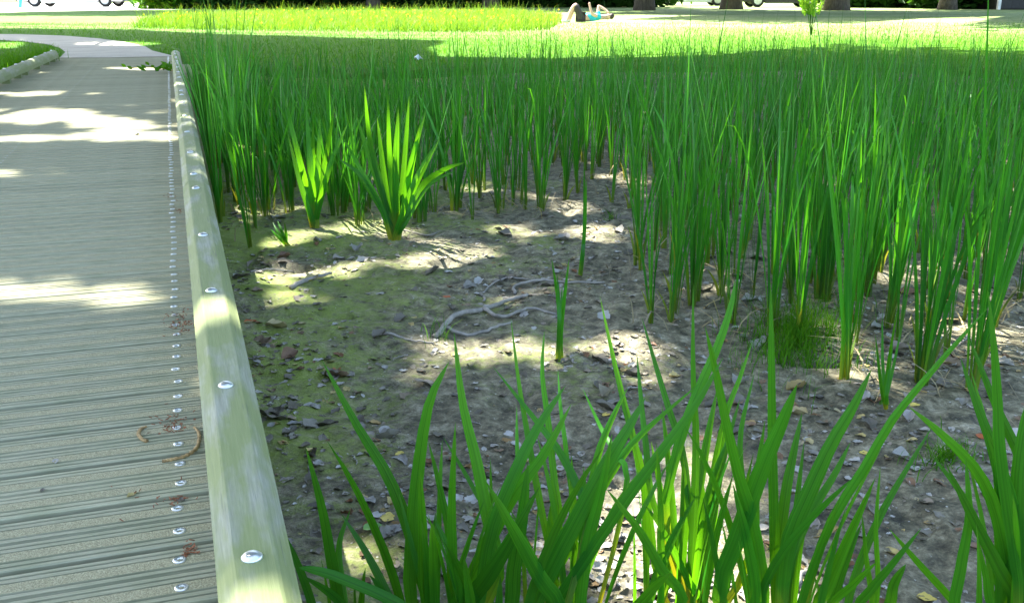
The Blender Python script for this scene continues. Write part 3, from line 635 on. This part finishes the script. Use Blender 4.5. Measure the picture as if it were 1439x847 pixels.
# straw, small grasses
def blades_many(P, h, lean, wd, seg=3, drp=.1, r1=(0, .9)):
    n = len(P); a = rng.uniform(0, 6.28, n); d = np.stack([np.cos(a), np.sin(a), 0 * a], 1); an = rng.uniform(0, 3.14, n); s = np.stack([np.cos(an), np.sin(an), 0 * a], 1)
    V = np.zeros((n, seg + 1, 2, 3)); T = np.zeros((n, seg + 1, 2, 3)); T[:, :, 1, 2] = 1; tr = rng.uniform(*r1, n)
    for k in range(seg + 1):
        t = k / seg; c = P + d * (lean * t ** 1.6)[:, None]; c[:, 2] += h * t - h * drp * t ** 3
        w_ = (wd * (1 - t ** 2 * .92) / 2)[:, None]; V[:, k, 0] = c - s * w_; V[:, k, 1] = c + s * w_; T[:, k, :, 0] = tr[:, None]; T[:, k, :, 1] = t
    i = np.arange(n * (seg + 1) * 2).reshape(n, seg + 1, 2)
    f = np.stack([i[:, :-1, 0], i[:, :-1, 1], i[:, 1:, 1], i[:, 1:, 0]], -1).reshape(-1, 4)
    return V.reshape(-1, 3), f, T.reshape(-1, 3)
def stuff(name, label, cat, mat, vft): return tag(obj(name, mesh(name, vft[0], vft[1], True, vft[2]), mat), label, cat, kind='stuff')
c = keep + spots; P = []
for x, y, *_ in c:
    for k in range(4 if y < 7.5 else 2): P.append((x + rnd.gauss(0, .07), y + rnd.gauss(0, .07), 0))
P = np.array(P); P[:, 2] = mudh(P[:, 0], P[:, 1]) + .002; n = len(P)
stuff('straw_litter', 'dry straw-coloured dead reed leaves lying at the foot of the reeds', 'straw', M['straw'], blades_many(P, rng.uniform(.0, .16, n) * (rng.random(n) < .5) + .006, rng.uniform(.05, .3, n), rng.uniform(.004, .010, n), 4, .5))
def patch(cx, cy, rx, ry, n, hmin, hmax, name, label):
    P = []
    while len(P) < n:
        a = rnd.uniform(0, 6.28); q = abs(rnd.gauss(0, .5)); p = pix(cx + rx * q * math.cos(a), cy + ry * q * math.sin(a), MUD); P.append((p.x, p.y, 0))
    P = np.array(P); P[:, 2] = mudh(P[:, 0], P[:, 1]) - .003
    stuff(name, label, 'grass', M['grass'], blades_many(P, rng.uniform(hmin, hmax, n), rng.uniform(.01, .07, n), rng.uniform(.0015, .0035, n), 3, .2))
patch(1120, 480, 105, 62, 1500, .04, .14, 'short_grass', 'fine short green grass growing on mud between the reed stems')
patch(1330, 655, 60, 26, 200, .03, .08, 'sparse_grass', 'sparse fine grass on mud beside the large iris clump')
patch(620, 470, 26, 14, 30, .04, .12, 'thin_grass', 'few thin grass blades beside the fallen twig')
patch(860, 310, 14, 6, 40, .03, .08, 'thin_grass', 'tiny grass tuft beside the far patch of sun on mud')

# ------------------------------------------------------------------ fallen leaves, twigs and bits on the mud and on the deck
def deadleaf_mesh(seed):
    r = random.Random(seed); n = 14; m = 5; L = 1.0; v = []; curl = r.uniform(.2, 1.1); bend = r.uniform(-.5, .9); lob = r.uniform(0, .22)
    for i in range(n):
        t = i / (n - 1); wv = (.34 * math.sin(math.pi * t ** .8) ** .8) * (1 + lob * math.sin(t * 22 + seed)) + .006
        for k in range(m):
            s = (k / (m - 1) - .5) * 2; v.append((t - .5, s * wv, .18 * curl * s * s * wv * 3 + .22 * bend * (t - .5) ** 2 + .04 * math.sin(9 * t + 5 * s + seed)))
    f = [(i * m + k, (i + 1) * m + k, (i + 1) * m + k + 1, i * m + k + 1) for i in range(n - 1) for k in range(m - 1)]
    v = np.array(v); v[:, 2] -= v[:, 2].min(); t = np.zeros((len(v), 2), np.float32); t[:, 0] = r.random() * .2
    return v, f, t
DL = [deadleaf_mesh(k) for k in range(8)]; DLM = [mesh('dead_leaf', *d[:2], True, d[2]) for d in DL]
def leafspots(n, near=True):
    out = []
    while len(out) < n:
        px = rnd.uniform(300, 1439); py = rnd.uniform(290, 860) if near else rnd.uniform(240, 900)
        p = pix(px, py, MUD); v_ = p.x * math.cos(A) + p.y * math.sin(A)
        if v_ < .12: continue
        q = float(vn(np.array(p.x * 2.3), np.array(p.y * 2.3), 61)) * (1.15 if px < 900 else .75)
        if rnd.random() > q * 1.3 - .1: continue
        if not near and py > 520 and rnd.random() < .6: continue
        out.append((p.x, p.y))
    return out
LABL = 'curled grey-brown dead leaf lying on the dried pond mud'
for x, y in leafspots(290):
    s = rnd.uniform(.03, .085) * (.75 if y < 2.4 else 1); o = obj('dead_leaf', rnd.choice(DLM), M['dead'], None, (x, y, float(mudh(x, y)) - .001)); o.scale = (s, s * rnd.uniform(.7, 1.2), s * rnd.uniform(.9, 1.9)); o.rotation_euler = (rnd.uniform(-.4, .4), rnd.uniform(-.4, .4), rnd.uniform(0, 6.28))
    tag(o, LABL, 'leaf', 'dead leaves on the mud')
V = []; Fq = []; T = []; n = 0
for x, y in leafspots(8000, False):
    d = DL[rnd.randrange(8)]; s = rnd.choice((.007, .010, .014, .02, .032)) * rnd.uniform(.8, 1.2); a = rnd.uniform(0, 6.28); tl = rnd.uniform(-.4, .4); b = np.stack([d[0][:, 0] * math.cos(a) - d[0][:, 1] * math.sin(a), d[0][:, 0] * math.sin(a) + d[0][:, 1] * math.cos(a), d[0][:, 2] + d[0][:, 0] * tl], 1) * s + np.array([x, y, float(mudh(x, y)) - .001])
    t = d[2].copy(); t[:, 0] = rnd.random(); V.append(b); Fq.append(np.array(d[1]) + n); T.append(t); n += len(b)
stuff('leaf_litter', 'small broken leaf fragments scattered over the dried pond mud', 'leaf litter', M['dead'], (np.concatenate(V), np.concatenate(Fq), np.concatenate(T)))
M['yellowleaf'] = plain('yellow_dead_leaf', (.55, .44, .10), .6, .25, 60); M['redleaf'] = plain('rust_dead_leaf', (.38, .10, .03), .6, .3, 60); M['greenleaf'] = plain('green_fallen_leaf', (.14, .30, .07), .5, .25, 60)
for lab, x, y, s_, mt in [('yellow leaf on open mud beside the long slanting iris blade', 1285, 578, .035, 'yellowleaf'), ('small yellow leaf on mud beside the pale twin stems', 1215, 640, .03, 'yellowleaf'), ('tiny yellow leaf on mud under the iris blades near the rail', 561, 630, .028, 'yellowleaf'), ('yellow leaf at the bare mud near the broad dark iris blades', 851, 583, .03, 'yellowleaf'),
        ('rust-red leaf at the edge of the algae near the bolts', 352, 458, .05, 'redleaf'), ('rust-red leaf beside the forked grey branch', 627, 414, .05, 'redleaf'), ('rust-red scrap on algae below the tip of the longest iris blade', 473, 512, .04, 'redleaf'), ('orange leaf on mud next to the sparse grass', 1377, 620, .035, 'redleaf'), ('fresh green leaf fallen on mud between the iris clumps', 524, 743, .045, 'greenleaf'), ('pale round leaf lying beside the fresh green leaf', 545, 727, .045, 'yellowleaf'), ('yellow leaf lying in the corner by the large iris clump', 1303, 838, .04, 'yellowleaf')]:
    p = pix(x, y, MUD); dm = DLM[rnd.randrange(8)].copy(); dm.materials.clear(); o = obj('fallen_leaf', dm, M[mt], None, (p.x, p.y, float(mudh(p.x, p.y)))); o.scale = (s_, s_, s_ * .7); o.rotation_euler.z = rnd.uniform(0, 6.28); tag(o, lab, 'leaf')
def onmud(x, y, up=.0): p = pix(x, y, MUD); return Vector((p.x, p.y, float(mudh(p.x, p.y)) + up))
def branch(label, paths, name='fallen_twig'):
    parts = []; c = onmud(*paths[0][0][0])
    for pth, r0, r1 in paths:
        C = [Vector(q) for q in crom([tuple(onmud(x, y, r0 * .8)) for x, y in pth], 5 * len(pth))]
        C = [q + Vector((rnd.uniform(-.004, .004), rnd.uniform(-.004, .004), rnd.uniform(-.001, .004))) - c for q in C]
        parts.append(tube(C, [r0 + (r1 - r0) * i / (len(C) - 1) for i in range(len(C))], 7))
    v, f = merge(parts); return tag(obj(name, mesh(name, v, f, True), M['twig'], None, c), label, 'twig')
branch('forked bare grey branch lying across the middle of the mud', [([(612, 470), (640, 448), (680, 437), (720, 418), (742, 415)], .011, .007), ([(625, 460), (660, 466), (700, 458), (718, 452)], .007, .005), ([(680, 438), (706, 448), (745, 434), (780, 440)], .008, .004)])
branch('thin wavy twig lying beyond the forked grey branch', [([(724, 410), (724, 400), (760, 398), (800, 402), (850, 402)], .007, .004), ([(680, 418), (684, 402), (712, 391), (745, 394)], .005, .003)])
branch('short straight brown stick on the algae beside the rail', [([(408, 408), (440, 396), (466, 386)], .011, .006)])
branch('thin dark twig lying near the rail among leaves', [([(352, 385), (380, 380), (412, 370)], .005, .003)])
branch('pale forked twig near the small iris on open mud', [([(1110, 834), (1130, 812), (1165, 803)], .006, .004), ([(1130, 812), (1138, 800)], .004, .003)])
branch('thin pale stick leaning among the reed stems', [([(1395, 320), (1415, 345), (1432, 372)], .006, .004)])
branch('small dark twig lying beside a hole in the algae', [([(540, 470), (575, 476), (610, 478)], .005, .003)])
branch('thin twig lying beside the far edge of the reed bed', [([(560, 320), (600, 330), (618, 326)], .004, .003)])
for k in range(22):
    x = rnd.uniform(340, 1400); y = rnd.uniform(300, 700); a = rnd.uniform(-.5, .5) + 3.14 * rnd.random(); l = rnd.uniform(12, 34)
    o = branch('small dark twig fragment scattered on the pond mud', [([(x, y), (x + l * .5 * math.cos(a), y + l * .2 * math.sin(a) + rnd.uniform(-2, 2)), (x + l * math.cos(a), y + l * .45 * math.sin(a))], rnd.uniform(.002, .004), .0015), ], 'twig_fragment'); o['group'] = 'twig fragments on the mud'
# deck litter
def ondeck(x, y, up=.002): p = pix(x, y, 0); return Vector((p.x, p.y, up))
def catkin(label, pth, r):
    c = ondeck(*pth[0]); C = [Vector(q) - c for q in crom([tuple(ondeck(x, y, r)) for x, y in pth], 30)]
    v, f = tube(C, [r * (.75 + .35 * (i % 2)) * (1 if i > 3 else .7) for i in range(30)], 8)
    tag(obj('catkin', mesh('catkin', v, f), M['catkin'], None, c), label, 'catkin')
catkin('long curled dry catkin lying against the rail on the boardwalk', [(273, 602), (280, 612), (277, 630), (262, 642), (240, 648), (228, 650)], .0034)
catkin('short curved dry catkin lying on the boardwalk', [(206, 601), (198, 605), (195, 612), (200, 619), (207, 622)], .0034)
def debris(label, x, y, n, sx, sy, seed):
    r = random.Random(seed); c = ondeck(x, y, .001); parts = []
    for k in range(n):
        p = ondeck(x + r.gauss(0, sx), y + r.gauss(0, sy), r.uniform(.001, .006)) - c; a = r.uniform(0, 6.28); l = r.uniform(.003, .010)
        if r.random() < .5: parts.append(tube([p, p + Vector((math.cos(a) * l, math.sin(a) * l, r.uniform(0, .004)))], .0009, 4))
        else:
            d = Vector((math.cos(a), math.sin(a), r.uniform(-.2, .5))) * l * .8; s = Vector((-math.sin(a), math.cos(a), .3)) * l * .35
            parts.append(([p, p + d * .5 + s, p + d, p + d * .5 - s], [(0, 1, 2, 3)]))
    v, f = merge(parts); tag(obj('debris_heap', mesh('debris_heap', v, f), M['redbits'], None, c), label, 'debris')
debris('largest russet heap of plant debris around the screws beside the rail', 252, 456, 130, 10, 8, 1)
debris('russet plant debris between the two catkins and the rail', 243, 596, 70, 12, 8, 2)
debris('small russet heap beside a screw on the board before last', 264, 775, 36, 6, 6, 3)
debris('flat russet scraps beside a single screw', 246, 704, 20, 8, 2, 4)
debris('tiny russet scraps on the far boards beside the rail', 250, 298, 30, 4, 2, 5)
debris('faint russet scraps on the farther boards along the screw line', 238, 277, 20, 4, 2, 6)
debris('few russet crumbs scattered on the middle of the boards', 200, 695, 14, 40, 14, 7)
for lab, x, y, s in [('brown shrivelled leaf beside a screw on the boardwalk', 251, 703, .024), ('small brown leaf scrap lying in a groove of the boardwalk', 78, 649, .02), ('reddish leaf scrap lying on the middle of a board', 186, 696, .02), ('dark leaf scrap on the sunlit far boards', 192, 190, .05), ('small dry leaf on the boards near the twin catkins', 60, 690, .014)]:
    o = obj('fallen_leaf', rnd.choice(DLM), M['dead'], None, ondeck(x, y, .001)); o.scale = (s, s * .8, s * .8); o.rotation_euler.z = rnd.uniform(0, 6); tag(o, lab, 'leaf')
# leafy weed growing over the far end of the boards
g = ondeck(228, 102); wd = tag(empty('leafy_weed', g), 'small leafy weed sprig lying on the boards beside the rail end', 'weed')
st = tube([(.12, .1, .0), (.0, .0, .04), (-.14, -.05, .06), (-.3, -.1, .05)], .004, 6); obj('stem', mesh('stem', *st), M['iris'], wd)
for k in range(26):
    b = Vector((rnd.uniform(-.32, .14), rnd.uniform(-.12, .12), rnd.uniform(.01, .07))); a = rnd.uniform(0, 6.28); l = rnd.uniform(.05, .10)
    v, f, t = blade([b + Vector((math.cos(a), math.sin(a), .6)) * l * q for q in (0, .3, .6, 1)], [.004, .03, .03, .001], .3, 0, Vector((0, 1, -.3)), rnd.random() * .5); obj('leaf', mesh('leaf', v, f, True, t), M['grass'], wd)

# ------------------------------------------------------------------ lawn grass, meadow, far plants
PATHP = np.array([pix(*q).xy for q in [(84, 84), (246, 84), (214, 70), (204, 65), (176, 59), (140, 54), (90, 50), (0, 47.5), (-260, 47.5), (-260, 57), (0, 58), (34, 60), (66, 64), (84, 69), (90, 74)]])
def inpoly(x, y, poly):
    c = np.zeros(len(x), bool); j = len(poly) - 1
    for i in range(len(poly)):
        xi, yi = poly[i]; xj, yj = poly[j]; c ^= ((yi > y) != (yj > y)) & (x < (xj - xi) * (y - yi) / (yj - yi + 1e-12) + xi); j = i
    return c
def lawnpts(n, y0, y1, pw=1.0):
    y = y0 + (y1 - y0) * rng.random(n) ** pw; x = rng.uniform(-.56, .56, n) * y; v_ = x * math.cos(A) + y * math.sin(A); u_ = -x * math.sin(A) + y * math.cos(A)
    ok = ~inpoly(x, y, PATHP) & (inside(x, y) < .3) & ~((v_ > -1.62) & (v_ < .1) & (u_ < 14.4))
    P = np.stack([x, y, 0 * x], 1)[ok]; P[:, 2] = lawnh(P[:, 0], P[:, 1]) - .003; return P
P = lawnpts(80000, 9.0, 27, 1.7); n = len(P)
stuff('lawn_grass', 'short mown green grass of the lawn around the pond', 'grass', M['grass'], blades_many(P, rng.uniform(.03, .075, n), rng.uniform(.005, .05, n), rng.uniform(.004, .009, n), 2, .15))
# longer tussock where the left rail ends
P = []
for k in range(1400):
    q = uv(rnd.uniform(8, 13.9), -1.66 - abs(rnd.gauss(0, .25)), 0); P.append((q.x, q.y, -.003))
P = np.array(P); n = len(P)
stuff('verge_grass', 'longer green grass overhanging the rounded rail beside the boardwalk', 'grass', M['grass'], blades_many(P, rng.uniform(.06, .2, n), rng.uniform(.02, .14, n), rng.uniform(.004, .008, n), 3, .2))
P = []
for k in range(500):
    q = uv(13.5 + rnd.gauss(0, .22), -1.50 + rnd.gauss(0, .07), 0); P.append((q.x, q.y, -.003))
P = np.array(P); n = len(P)
stuff('verge_grass', 'grass tuft spilling over the end of the rounded rail', 'grass', M['grass'], blades_many(P, rng.uniform(.08, .26, n), rng.uniform(.02, .18, n), rng.uniform(.004, .008, n), 3, .2))
MP = np.array([pix(*q).xy for q in [(185, 40), (290, 43), (450, 45), (640, 46), (700, 46), (770, 43), (790, 33), (785, 24), (700, 21), (500, 20), (350, 21), (230, 25)]])
lo = MP.min(0); hi = MP.max(0); q = rng.uniform(lo, hi, (90000, 2)); q = q[inpoly(q[:, 0], q[:, 1], MP)][:30000]; P = np.column_stack([q, np.zeros(len(q)) - .003]); n = len(P)
hm = rng.uniform(.14, .36, n) * np.where(rng.random(n) < .06, 1.9, 1) * (.65 + .6 * vn(P[:, 0] * .5, P[:, 1] * .5, 88))
stuff('meadow_grass', 'tall sunlit yellow-green meadow grass beyond the reed bed', 'meadow', M['meadow'], blades_many(P, hm, rng.uniform(.03, .25, n), rng.uniform(.008, .018, n), 3, .25))
q = P[rng.integers(0, n, 420)]; q = q[(vn(q[:, 0] * .7, q[:, 1] * .7, 15) > .5)]
parts = []
for p in q:
    z = rnd.uniform(.06, .26); r_ = rnd.uniform(.02, .04); parts.append(([(p[0] - r_, p[1], z), (p[0], p[1] - r_, z + .02), (p[0] + r_, p[1], z), (p[0], p[1] + r_, z + .03), (p[0], p[1], z - .03)], [(0, 1, 4), (1, 2, 4), (2, 3, 4), (3, 0, 4)]))
v, f = merge(parts); tag(obj('meadow_flowers', mesh('meadow_flowers', v, f), M['flower']), 'yellow flower heads scattered through the tall meadow grass', 'flowers', kind='stuff')

def shrub(name, label, x, y, rx, ry, h, n, size, mat='crown', group=None, cat='shrub', z0=.02):
    o = tag(empty(name, (x, y, 0)), label, cat, group); parts = []
    for k in range(9):
        a = rnd.uniform(0, 6.28); e = Vector((rx * .7 * math.cos(a), ry * .7 * math.sin(a), h * rnd.uniform(.5, .9))); parts.append(tube([(e.x * .08, e.y * .08, -.05), (e.x * .4, e.y * .4, e.z * .5), e], [.03, .02, .006], 6))
    v, f = merge(parts); obj('stem', mesh('stem', v, f, True), M['bark'], o)
    nc = max(14, n // 50); d = rng.normal(size=(nc, 3)); d /= np.linalg.norm(d, axis=1)[:, None]; C = d * np.array([rx, ry, h * .5]) * (.5 + .5 * rng.random((nc, 1))) * .85 + np.array([0, 0, h * .36])
    P = C[rng.integers(0, nc, n)] + rng.normal(size=(n, 3)) * np.array([rx, ry, h * .5]) * .16; P = P[P[:, 2] > z0]
    v, f, t = leafquads(P, size, .4); obj('foliage', mesh('foliage', v, f, False, t), M[mat], o); return o
for k, (px, d, rx, h, lab) in enumerate([(300, 50, 2.6, 2.4, 'leafy dark shrub at the van end of the thicket'), (400, 53, 2.8, 2.8, 'dark shrub of the thicket behind the slim tree'), (500, 54, 2.8, 2.6, 'dark shrub behind the pale trunk in the thicket'), (590, 54, 2.8, 2.8, 'dark shrub between the two meadow thicket trunks'),
        (680, 55, 2.8, 2.6, 'dark shrub behind the stout thicket tree'), (770, 55, 2.8, 2.8, 'dark shrub behind the tall end of the meadow grass'), (860, 55, 2.6, 2.4, 'dark shrub behind the person lying on the lawn'), (1225, 54, 2.4, 2.0, 'brownish shrub beside the thick grey trunk'), (1290, 53, 2.0, 2.0, 'bright green shrub in the row before the shed'), (1370, 50, 2.2, 2.2, 'green shrub pressed against the dark shed')]):
    p = pix(px, 18); s = d / p.y; shrub('shrub', lab, p.x * s, d, rx * 1.45, 2.2, h * 1.2, 9000, .24, 'crown', 'shrubs at the far side of the lawn')
shrub('shrub', 'bright sunlit shrub between the white van and the thicket', pix(255, 12).x, pix(255, 12).y * .96, 1.7, 1.2, 1.6, 2600, .13, 'grass')
# tall yellow-green weed on the lawn
g = pix(1140, 50); wd = tag(empty('tall_weed', (g.x, g.y, 0)), 'tall feathery yellow-green weed standing on the sunlit lawn', 'weed')
for k in range(9):
    a = rnd.uniform(0, 6.28); l = rnd.uniform(.5, .9); le = rnd.uniform(.04, .36); e = Vector((le * math.cos(a), le * math.sin(a), l)); C = [Vector((0, 0, -.02)), Vector((e.x * .3, e.y * .3, l * .5)), e]
    s_ = obj('stem', mesh('stem', *tube(C, [.008, .006, .002], 6)), M['grass'], wd); vs = []
    for j in range(80):
        t = rnd.uniform(.35, 1); b = C[0].lerp(C[2], t) if t > .5 else C[1].lerp(C[2], .0 + t * .3); a2 = rnd.uniform(0, 6.28); ln = rnd.uniform(.03, .08); vs.append(blade([b + Vector((math.cos(a2), math.sin(a2), .9)) * ln * q for q in (0, .4, .75, 1)], [.003, .016, .014, .001], .2, 0, Vector((0, 1, 0)), rnd.random() * .8))
    obj('foliage', joined(vs, 'foliage'), M['meadow'], wd)

# ------------------------------------------------------------------ person lying on the lawn
def skin(name, pts, edges, rads, mat, parent, root=0, sub=2):
    me = bpy.data.meshes.new(name); me.from_pydata(pts, edges, []); o = obj(name, me, mat, parent)
    md = o.modifiers.new('skin', 'SKIN'); md.use_smooth_shade = True
    for i, r_ in enumerate(rads):
        q = me.skin_vertices[0].data[i]; q.radius = r_ if hasattr(r_, '__len__') else (r_, r_); q.use_root = i == root
    s_ = o.modifiers.new('sub', 'SUBSURF'); s_.levels = sub; s_.render_levels = sub; return o
M['skin'] = plain('skin', (.55, .36, .27), .5, .06); M['shirt'] = plain('cyan_shirt', (.02, .42, .55), .8); M['trouser'] = plain('dark_trousers', (.035, .03, .03), .8); M['greycloth'] = plain('grey_cloth', (.36, .37, .38), .8)
M['hair'] = plain('dark_hair', (.03, .02, .015), .6); M['shoe'] = plain('pale_shoe', (.6, .6, .58), .6)
g = pix(817, 32); pe = tag(empty('person', (g.x, g.y, 0.0)), 'person in a cyan top lying on the sunlit lawn with knees drawn up', 'person')
bp = [(0, 0, .13), (.2, 0, .13), (.42, 0, .145), (.52, 0, .14), (.60, 0, .14), (.70, 0, .15), (.79, 0, .16),          # pelvis .. head
      (-.02, -.1, .14), (-.2, -.13, .46), (-.31, -.13, .25), (-.38, -.13, .08), (-.47, -.13, .04),
      (-.02, .1, .14), (-.15, .13, .48), (-.25, .13, .27), (-.30, .13, .08), (-.40, .13, .04),
      (.46, -.17, .15), (.26, -.24, .22), (.20, -.18, .44), (.19, -.17, .52), (.46, .17, .15), (.47, .28, .43), (.66, .2, .32), (.74, .13, .24)]
be = [(0, 1), (1, 2), (2, 3), (3, 4), (4, 5), (5, 6), (0, 7), (7, 8), (8, 9), (9, 10), (10, 11), (0, 12), (12, 13), (13, 14), (14, 15), (15, 16), (2, 17), (17, 18), (18, 19), (19, 20), (2, 21), (21, 22), (22, 23), (23, 24)]
br = [.12, .11, .12, .08, .055, .085, .075, .085, .06, .052, .036, .03, .085, .06, .052, .036, .03, .055, .042, .03, .03, .055, .042, .032, .028]
skin('body', bp, be, br, M['skin'], pe)
skin('shirt', [(-.02, 0, .13), (.2, 0, .13), (.42, 0, .145), (.50, 0, .14), (.46, -.17, .15), (.36, -.21, .19), (.46, .17, .15), (.465, .22, .29)], [(0, 1), (1, 2), (2, 3), (2, 4), (4, 5), (2, 6), (6, 7)], [.128, .122, .135, .075, .07, .06, .07, .06], M['shirt'], pe)
skin('trousers', [(0, 0, .13), (-.02, -.1, .14), (-.2, -.13, .46), (-.02, .1, .14), (-.15, .13, .48)], [(0, 1), (1, 2), (0, 3), (3, 4)], [.13, .1, .07, .1, .07], M['trouser'], pe)
for y0, k in ((-.13, 10), (.13, 15)):
    a = bp[k]; skin('shoe', [(a[0] + .03, y0, .045), (a[0] - .06, y0, .045), (a[0] - .16, y0, .04)], [(0, 1), (1, 2)], [.05, .045, .035], M['shoe'], pe)
skin('hair', [(.74, 0, .17), (.82, 0, .16), (.87, 0, .12)], [(0, 1), (1, 2)], [.088, .088, .06], M['hair'], pe)
g = pix(588, 86); lp = []
for k in range(9): a = k * .7; lp.append((.07 * math.cos(a) * rnd.uniform(.6, 1), .07 * math.sin(a) * rnd.uniform(.6, 1), rnd.uniform(.0, .05)))
lp += [(0, 0, .08)]
M['paper'] = plain('pale_paper', (.7, .76, .8), .6)
tag(obj('paper_scrap', mesh('paper_scrap', lp, [(k, (k + 1) % 9, 9) for k in range(9)]), M['paper'], None, (g.x, g.y, .0)), 'crumpled pale scrap of paper on the grass behind the reeds', 'litter')

# ------------------------------------------------------------------ vehicles, shed, post at the far side
M['white'] = plain('white_car_paint', (.75, .75, .74), .3, .03); M['black'] = plain('black_car_paint', (.012, .012, .014), .25, .1); M['tyre'] = plain('tyre_rubber', (.025, .025, .025), .8); M['rim'] = plain('silver_rim', (.55, .56, .57), .35, .08, 20, .6)
M['glass'] = plain('dark_glass', (.02, .025, .03), .08); M['lamp'] = plain('lamp_lens', (.6, .25, .08), .2); M['trim'] = plain('grey_bumper', (.08, .08, .085), .6); M['cyan'] = plain('turquoise_paint', (.02, .45, .5), .4); M['shedwood'] = plain('dark_shed_boards', (.035, .033, .032), .7); M['whitepaint'] = plain('white_painted_post', (.78, .78, .76), .5)
def extrude(prof, w_, z_bevel=.04):
    n = len(prof); v = [(x, s * w_ / 2, z) for s in (-1, 1) for x, z in prof]; me = mesh('body', v, [tuple(range(n)), tuple(range(2 * n - 1, n - 1, -1))] + [(i, n + i, n + (i + 1) % n, (i + 1) % n) for i in range(n)])
    bm = bmesh.new(); bm.from_mesh(me); bmesh.ops.recalc_face_normals(bm, faces=bm.faces); bmesh.ops.bevel(bm, geom=list(bm.edges), offset=z_bevel, segments=2, affect='EDGES', profile=.6); bm.to_mesh(me); bm.free(); return me
def vehicle(name, label, cat, loc, rz, prof, wb, r_, width, paint, windows, x0):
    o = tag(empty(name, loc, rz), label, cat); obj('body', extrude(prof, width), M[paint], o)
    for s in (-1, 1):
        for wx in (-wb / 2, wb / 2):
            t = obj('wheel', mesh('wheel', *lathe([(r_ * .6, -.09), (r_ * .97, -.09), (r_, -.05), (r_, .05), (r_ * .97, .09), (r_ * .6, .09)], 24)), M['tyre'], o, (wx, s * (width / 2 - .07), r_)); t.rotation_euler.x = math.pi / 2
            obj('rim', mesh('rim', *lathe([(r_ * .62, -.096), (r_ * .58, -.1), (r_ * .2, -.08), (r_ * .2, .08), (r_ * .58, .1), (r_ * .62, .096)], 20)), M['rim'], t)
        for q in windows:
            n = len(q); v = [(x, s * (width / 2 + e), z) for e in (.003, .012) for x, z in q]; obj('window', mesh('window', v, [tuple(range(n)), tuple(range(2 * n - 1, n - 1, -1))] + [(i, (i + 1) % n, n + (i + 1) % n, n + i) for i in range(n)]), M['glass'], o)
        obj('sill', mesh('sill', *box(-wb / 2 + r_ + .05, wb / 2 - r_ - .05, s * width / 2 - .02, s * width / 2 + .02, .2, .32)), M[paint], o)
        obj('door_handle', mesh('door_handle', *box(.1, .26, s * width / 2, s * (width / 2 + .035), .92, .96)), M['trim'], o)
        for e in (-1, 1): obj('headlight' if e > 0 else 'tail_light', mesh('light', *box(e * x0 - .06, e * x0 + .02, s * width * .36 - .16, s * width * .36 + .16, .62, .8)), M['rim' if e > 0 else 'lamp'], o)
    for e in (-1, 1): obj('bumper', mesh('bumper', *box(e * x0 - .1, e * x0 + .1, -width * .46, width * .46, .28, .5)), M['trim'], o)
    return o
def far(px, d): p = pix(px, 15); return (p.x * d / p.y, d, 0)
van = [(-2.75, .28), (-2.8, .6), (-2.78, 1.6), (-2.65, 2.25), (1.1, 2.3), (1.5, 2.15), (2.1, 1.35), (2.7, 1.1), (2.82, .7), (2.78, .28)]
vehicle('van', 'long white van parked on the pale road beyond the lawn', 'van', far(110, 56), 0, van, 3.75, .34, 1.95, 'white', [[(1.0, 1.3), (1.05, 1.95), (1.5, 1.95), (2.0, 1.35)], [(-.1, 1.3), (-.1, 1.95), (.85, 1.95), (.85, 1.3)]], 2.78)
car = [(-2.05, .26), (-2.1, .7), (-1.95, 1.0), (-1.4, 1.1), (-.85, 1.46), (.4, 1.48), (1.0, 1.05), (1.9, .85), (2.1, .6), (2.05, .26)]
CW = [[(-1.2, 1.08), (-.8, 1.38), (-.2, 1.4), (-.2, 1.06)], [(-.1, 1.06), (-.1, 1.4), (.36, 1.4), (.85, 1.05)]]
vehicle('car', 'black car parked beyond the lawn beside a thick dark trunk', 'car', far(1093, 55), math.pi, car, 2.6, .33, 1.78, 'black', CW, 2.05)
vehicle('car', 'pale silver car parked behind the stout tree near the lying person', 'car', far(972, 60), 0, car, 2.6, .33, 1.78, 'white', CW, 2.05)
x, y, _ = far(31, 52); tag(obj('leaning_post', mesh('leaning_post', *tube([(-.1, 0, -.1), (-.02, 0, .25), (.1, 0, .9), (.12, 0, .95)], [.085, .08, .08, .03], 10)), M['cyan'], None, (x, y, 0)), 'leaning turquoise post beside the white van', 'post')
x, y, _ = far(1452, 47); sh = tag(empty('shed', (x, y, 0)), 'dark board shed with a white corner post beyond the lawn', 'shed')
for k in range(18): obj('board', mesh('board', *box(-1.5 + k * .165, -1.34 + k * .165, -.02 - .004 * (k % 2), .02, .05, 2.2)), M['shedwood'], sh)
obj('corner_post', mesh('corner_post', *box(-1.66, -1.53, -.08, .06, -.05, 2.25)), M['whitepaint'], sh); obj('side_wall', mesh('side_wall', *box(-1.6, 1.48, .06, 2.4, 0, 2.18)), M['shedwood'], sh)
obj('roof', mesh('roof', *merge([([(-1.8, -.3, 2.3), (1.7, -.3, 2.3), (1.7, 2.6, 2.7), (-1.8, 2.6, 2.7), (-1.8, -.3, 2.38), (1.7, -.3, 2.38), (1.7, 2.6, 2.78), (-1.8, 2.6, 2.78)], [(0, 3, 2, 1), (4, 5, 6, 7), (0, 1, 5, 4), (1, 2, 6, 5), (2, 3, 7, 6), (3, 0, 4, 7)])])), M['shedwood'], sh)
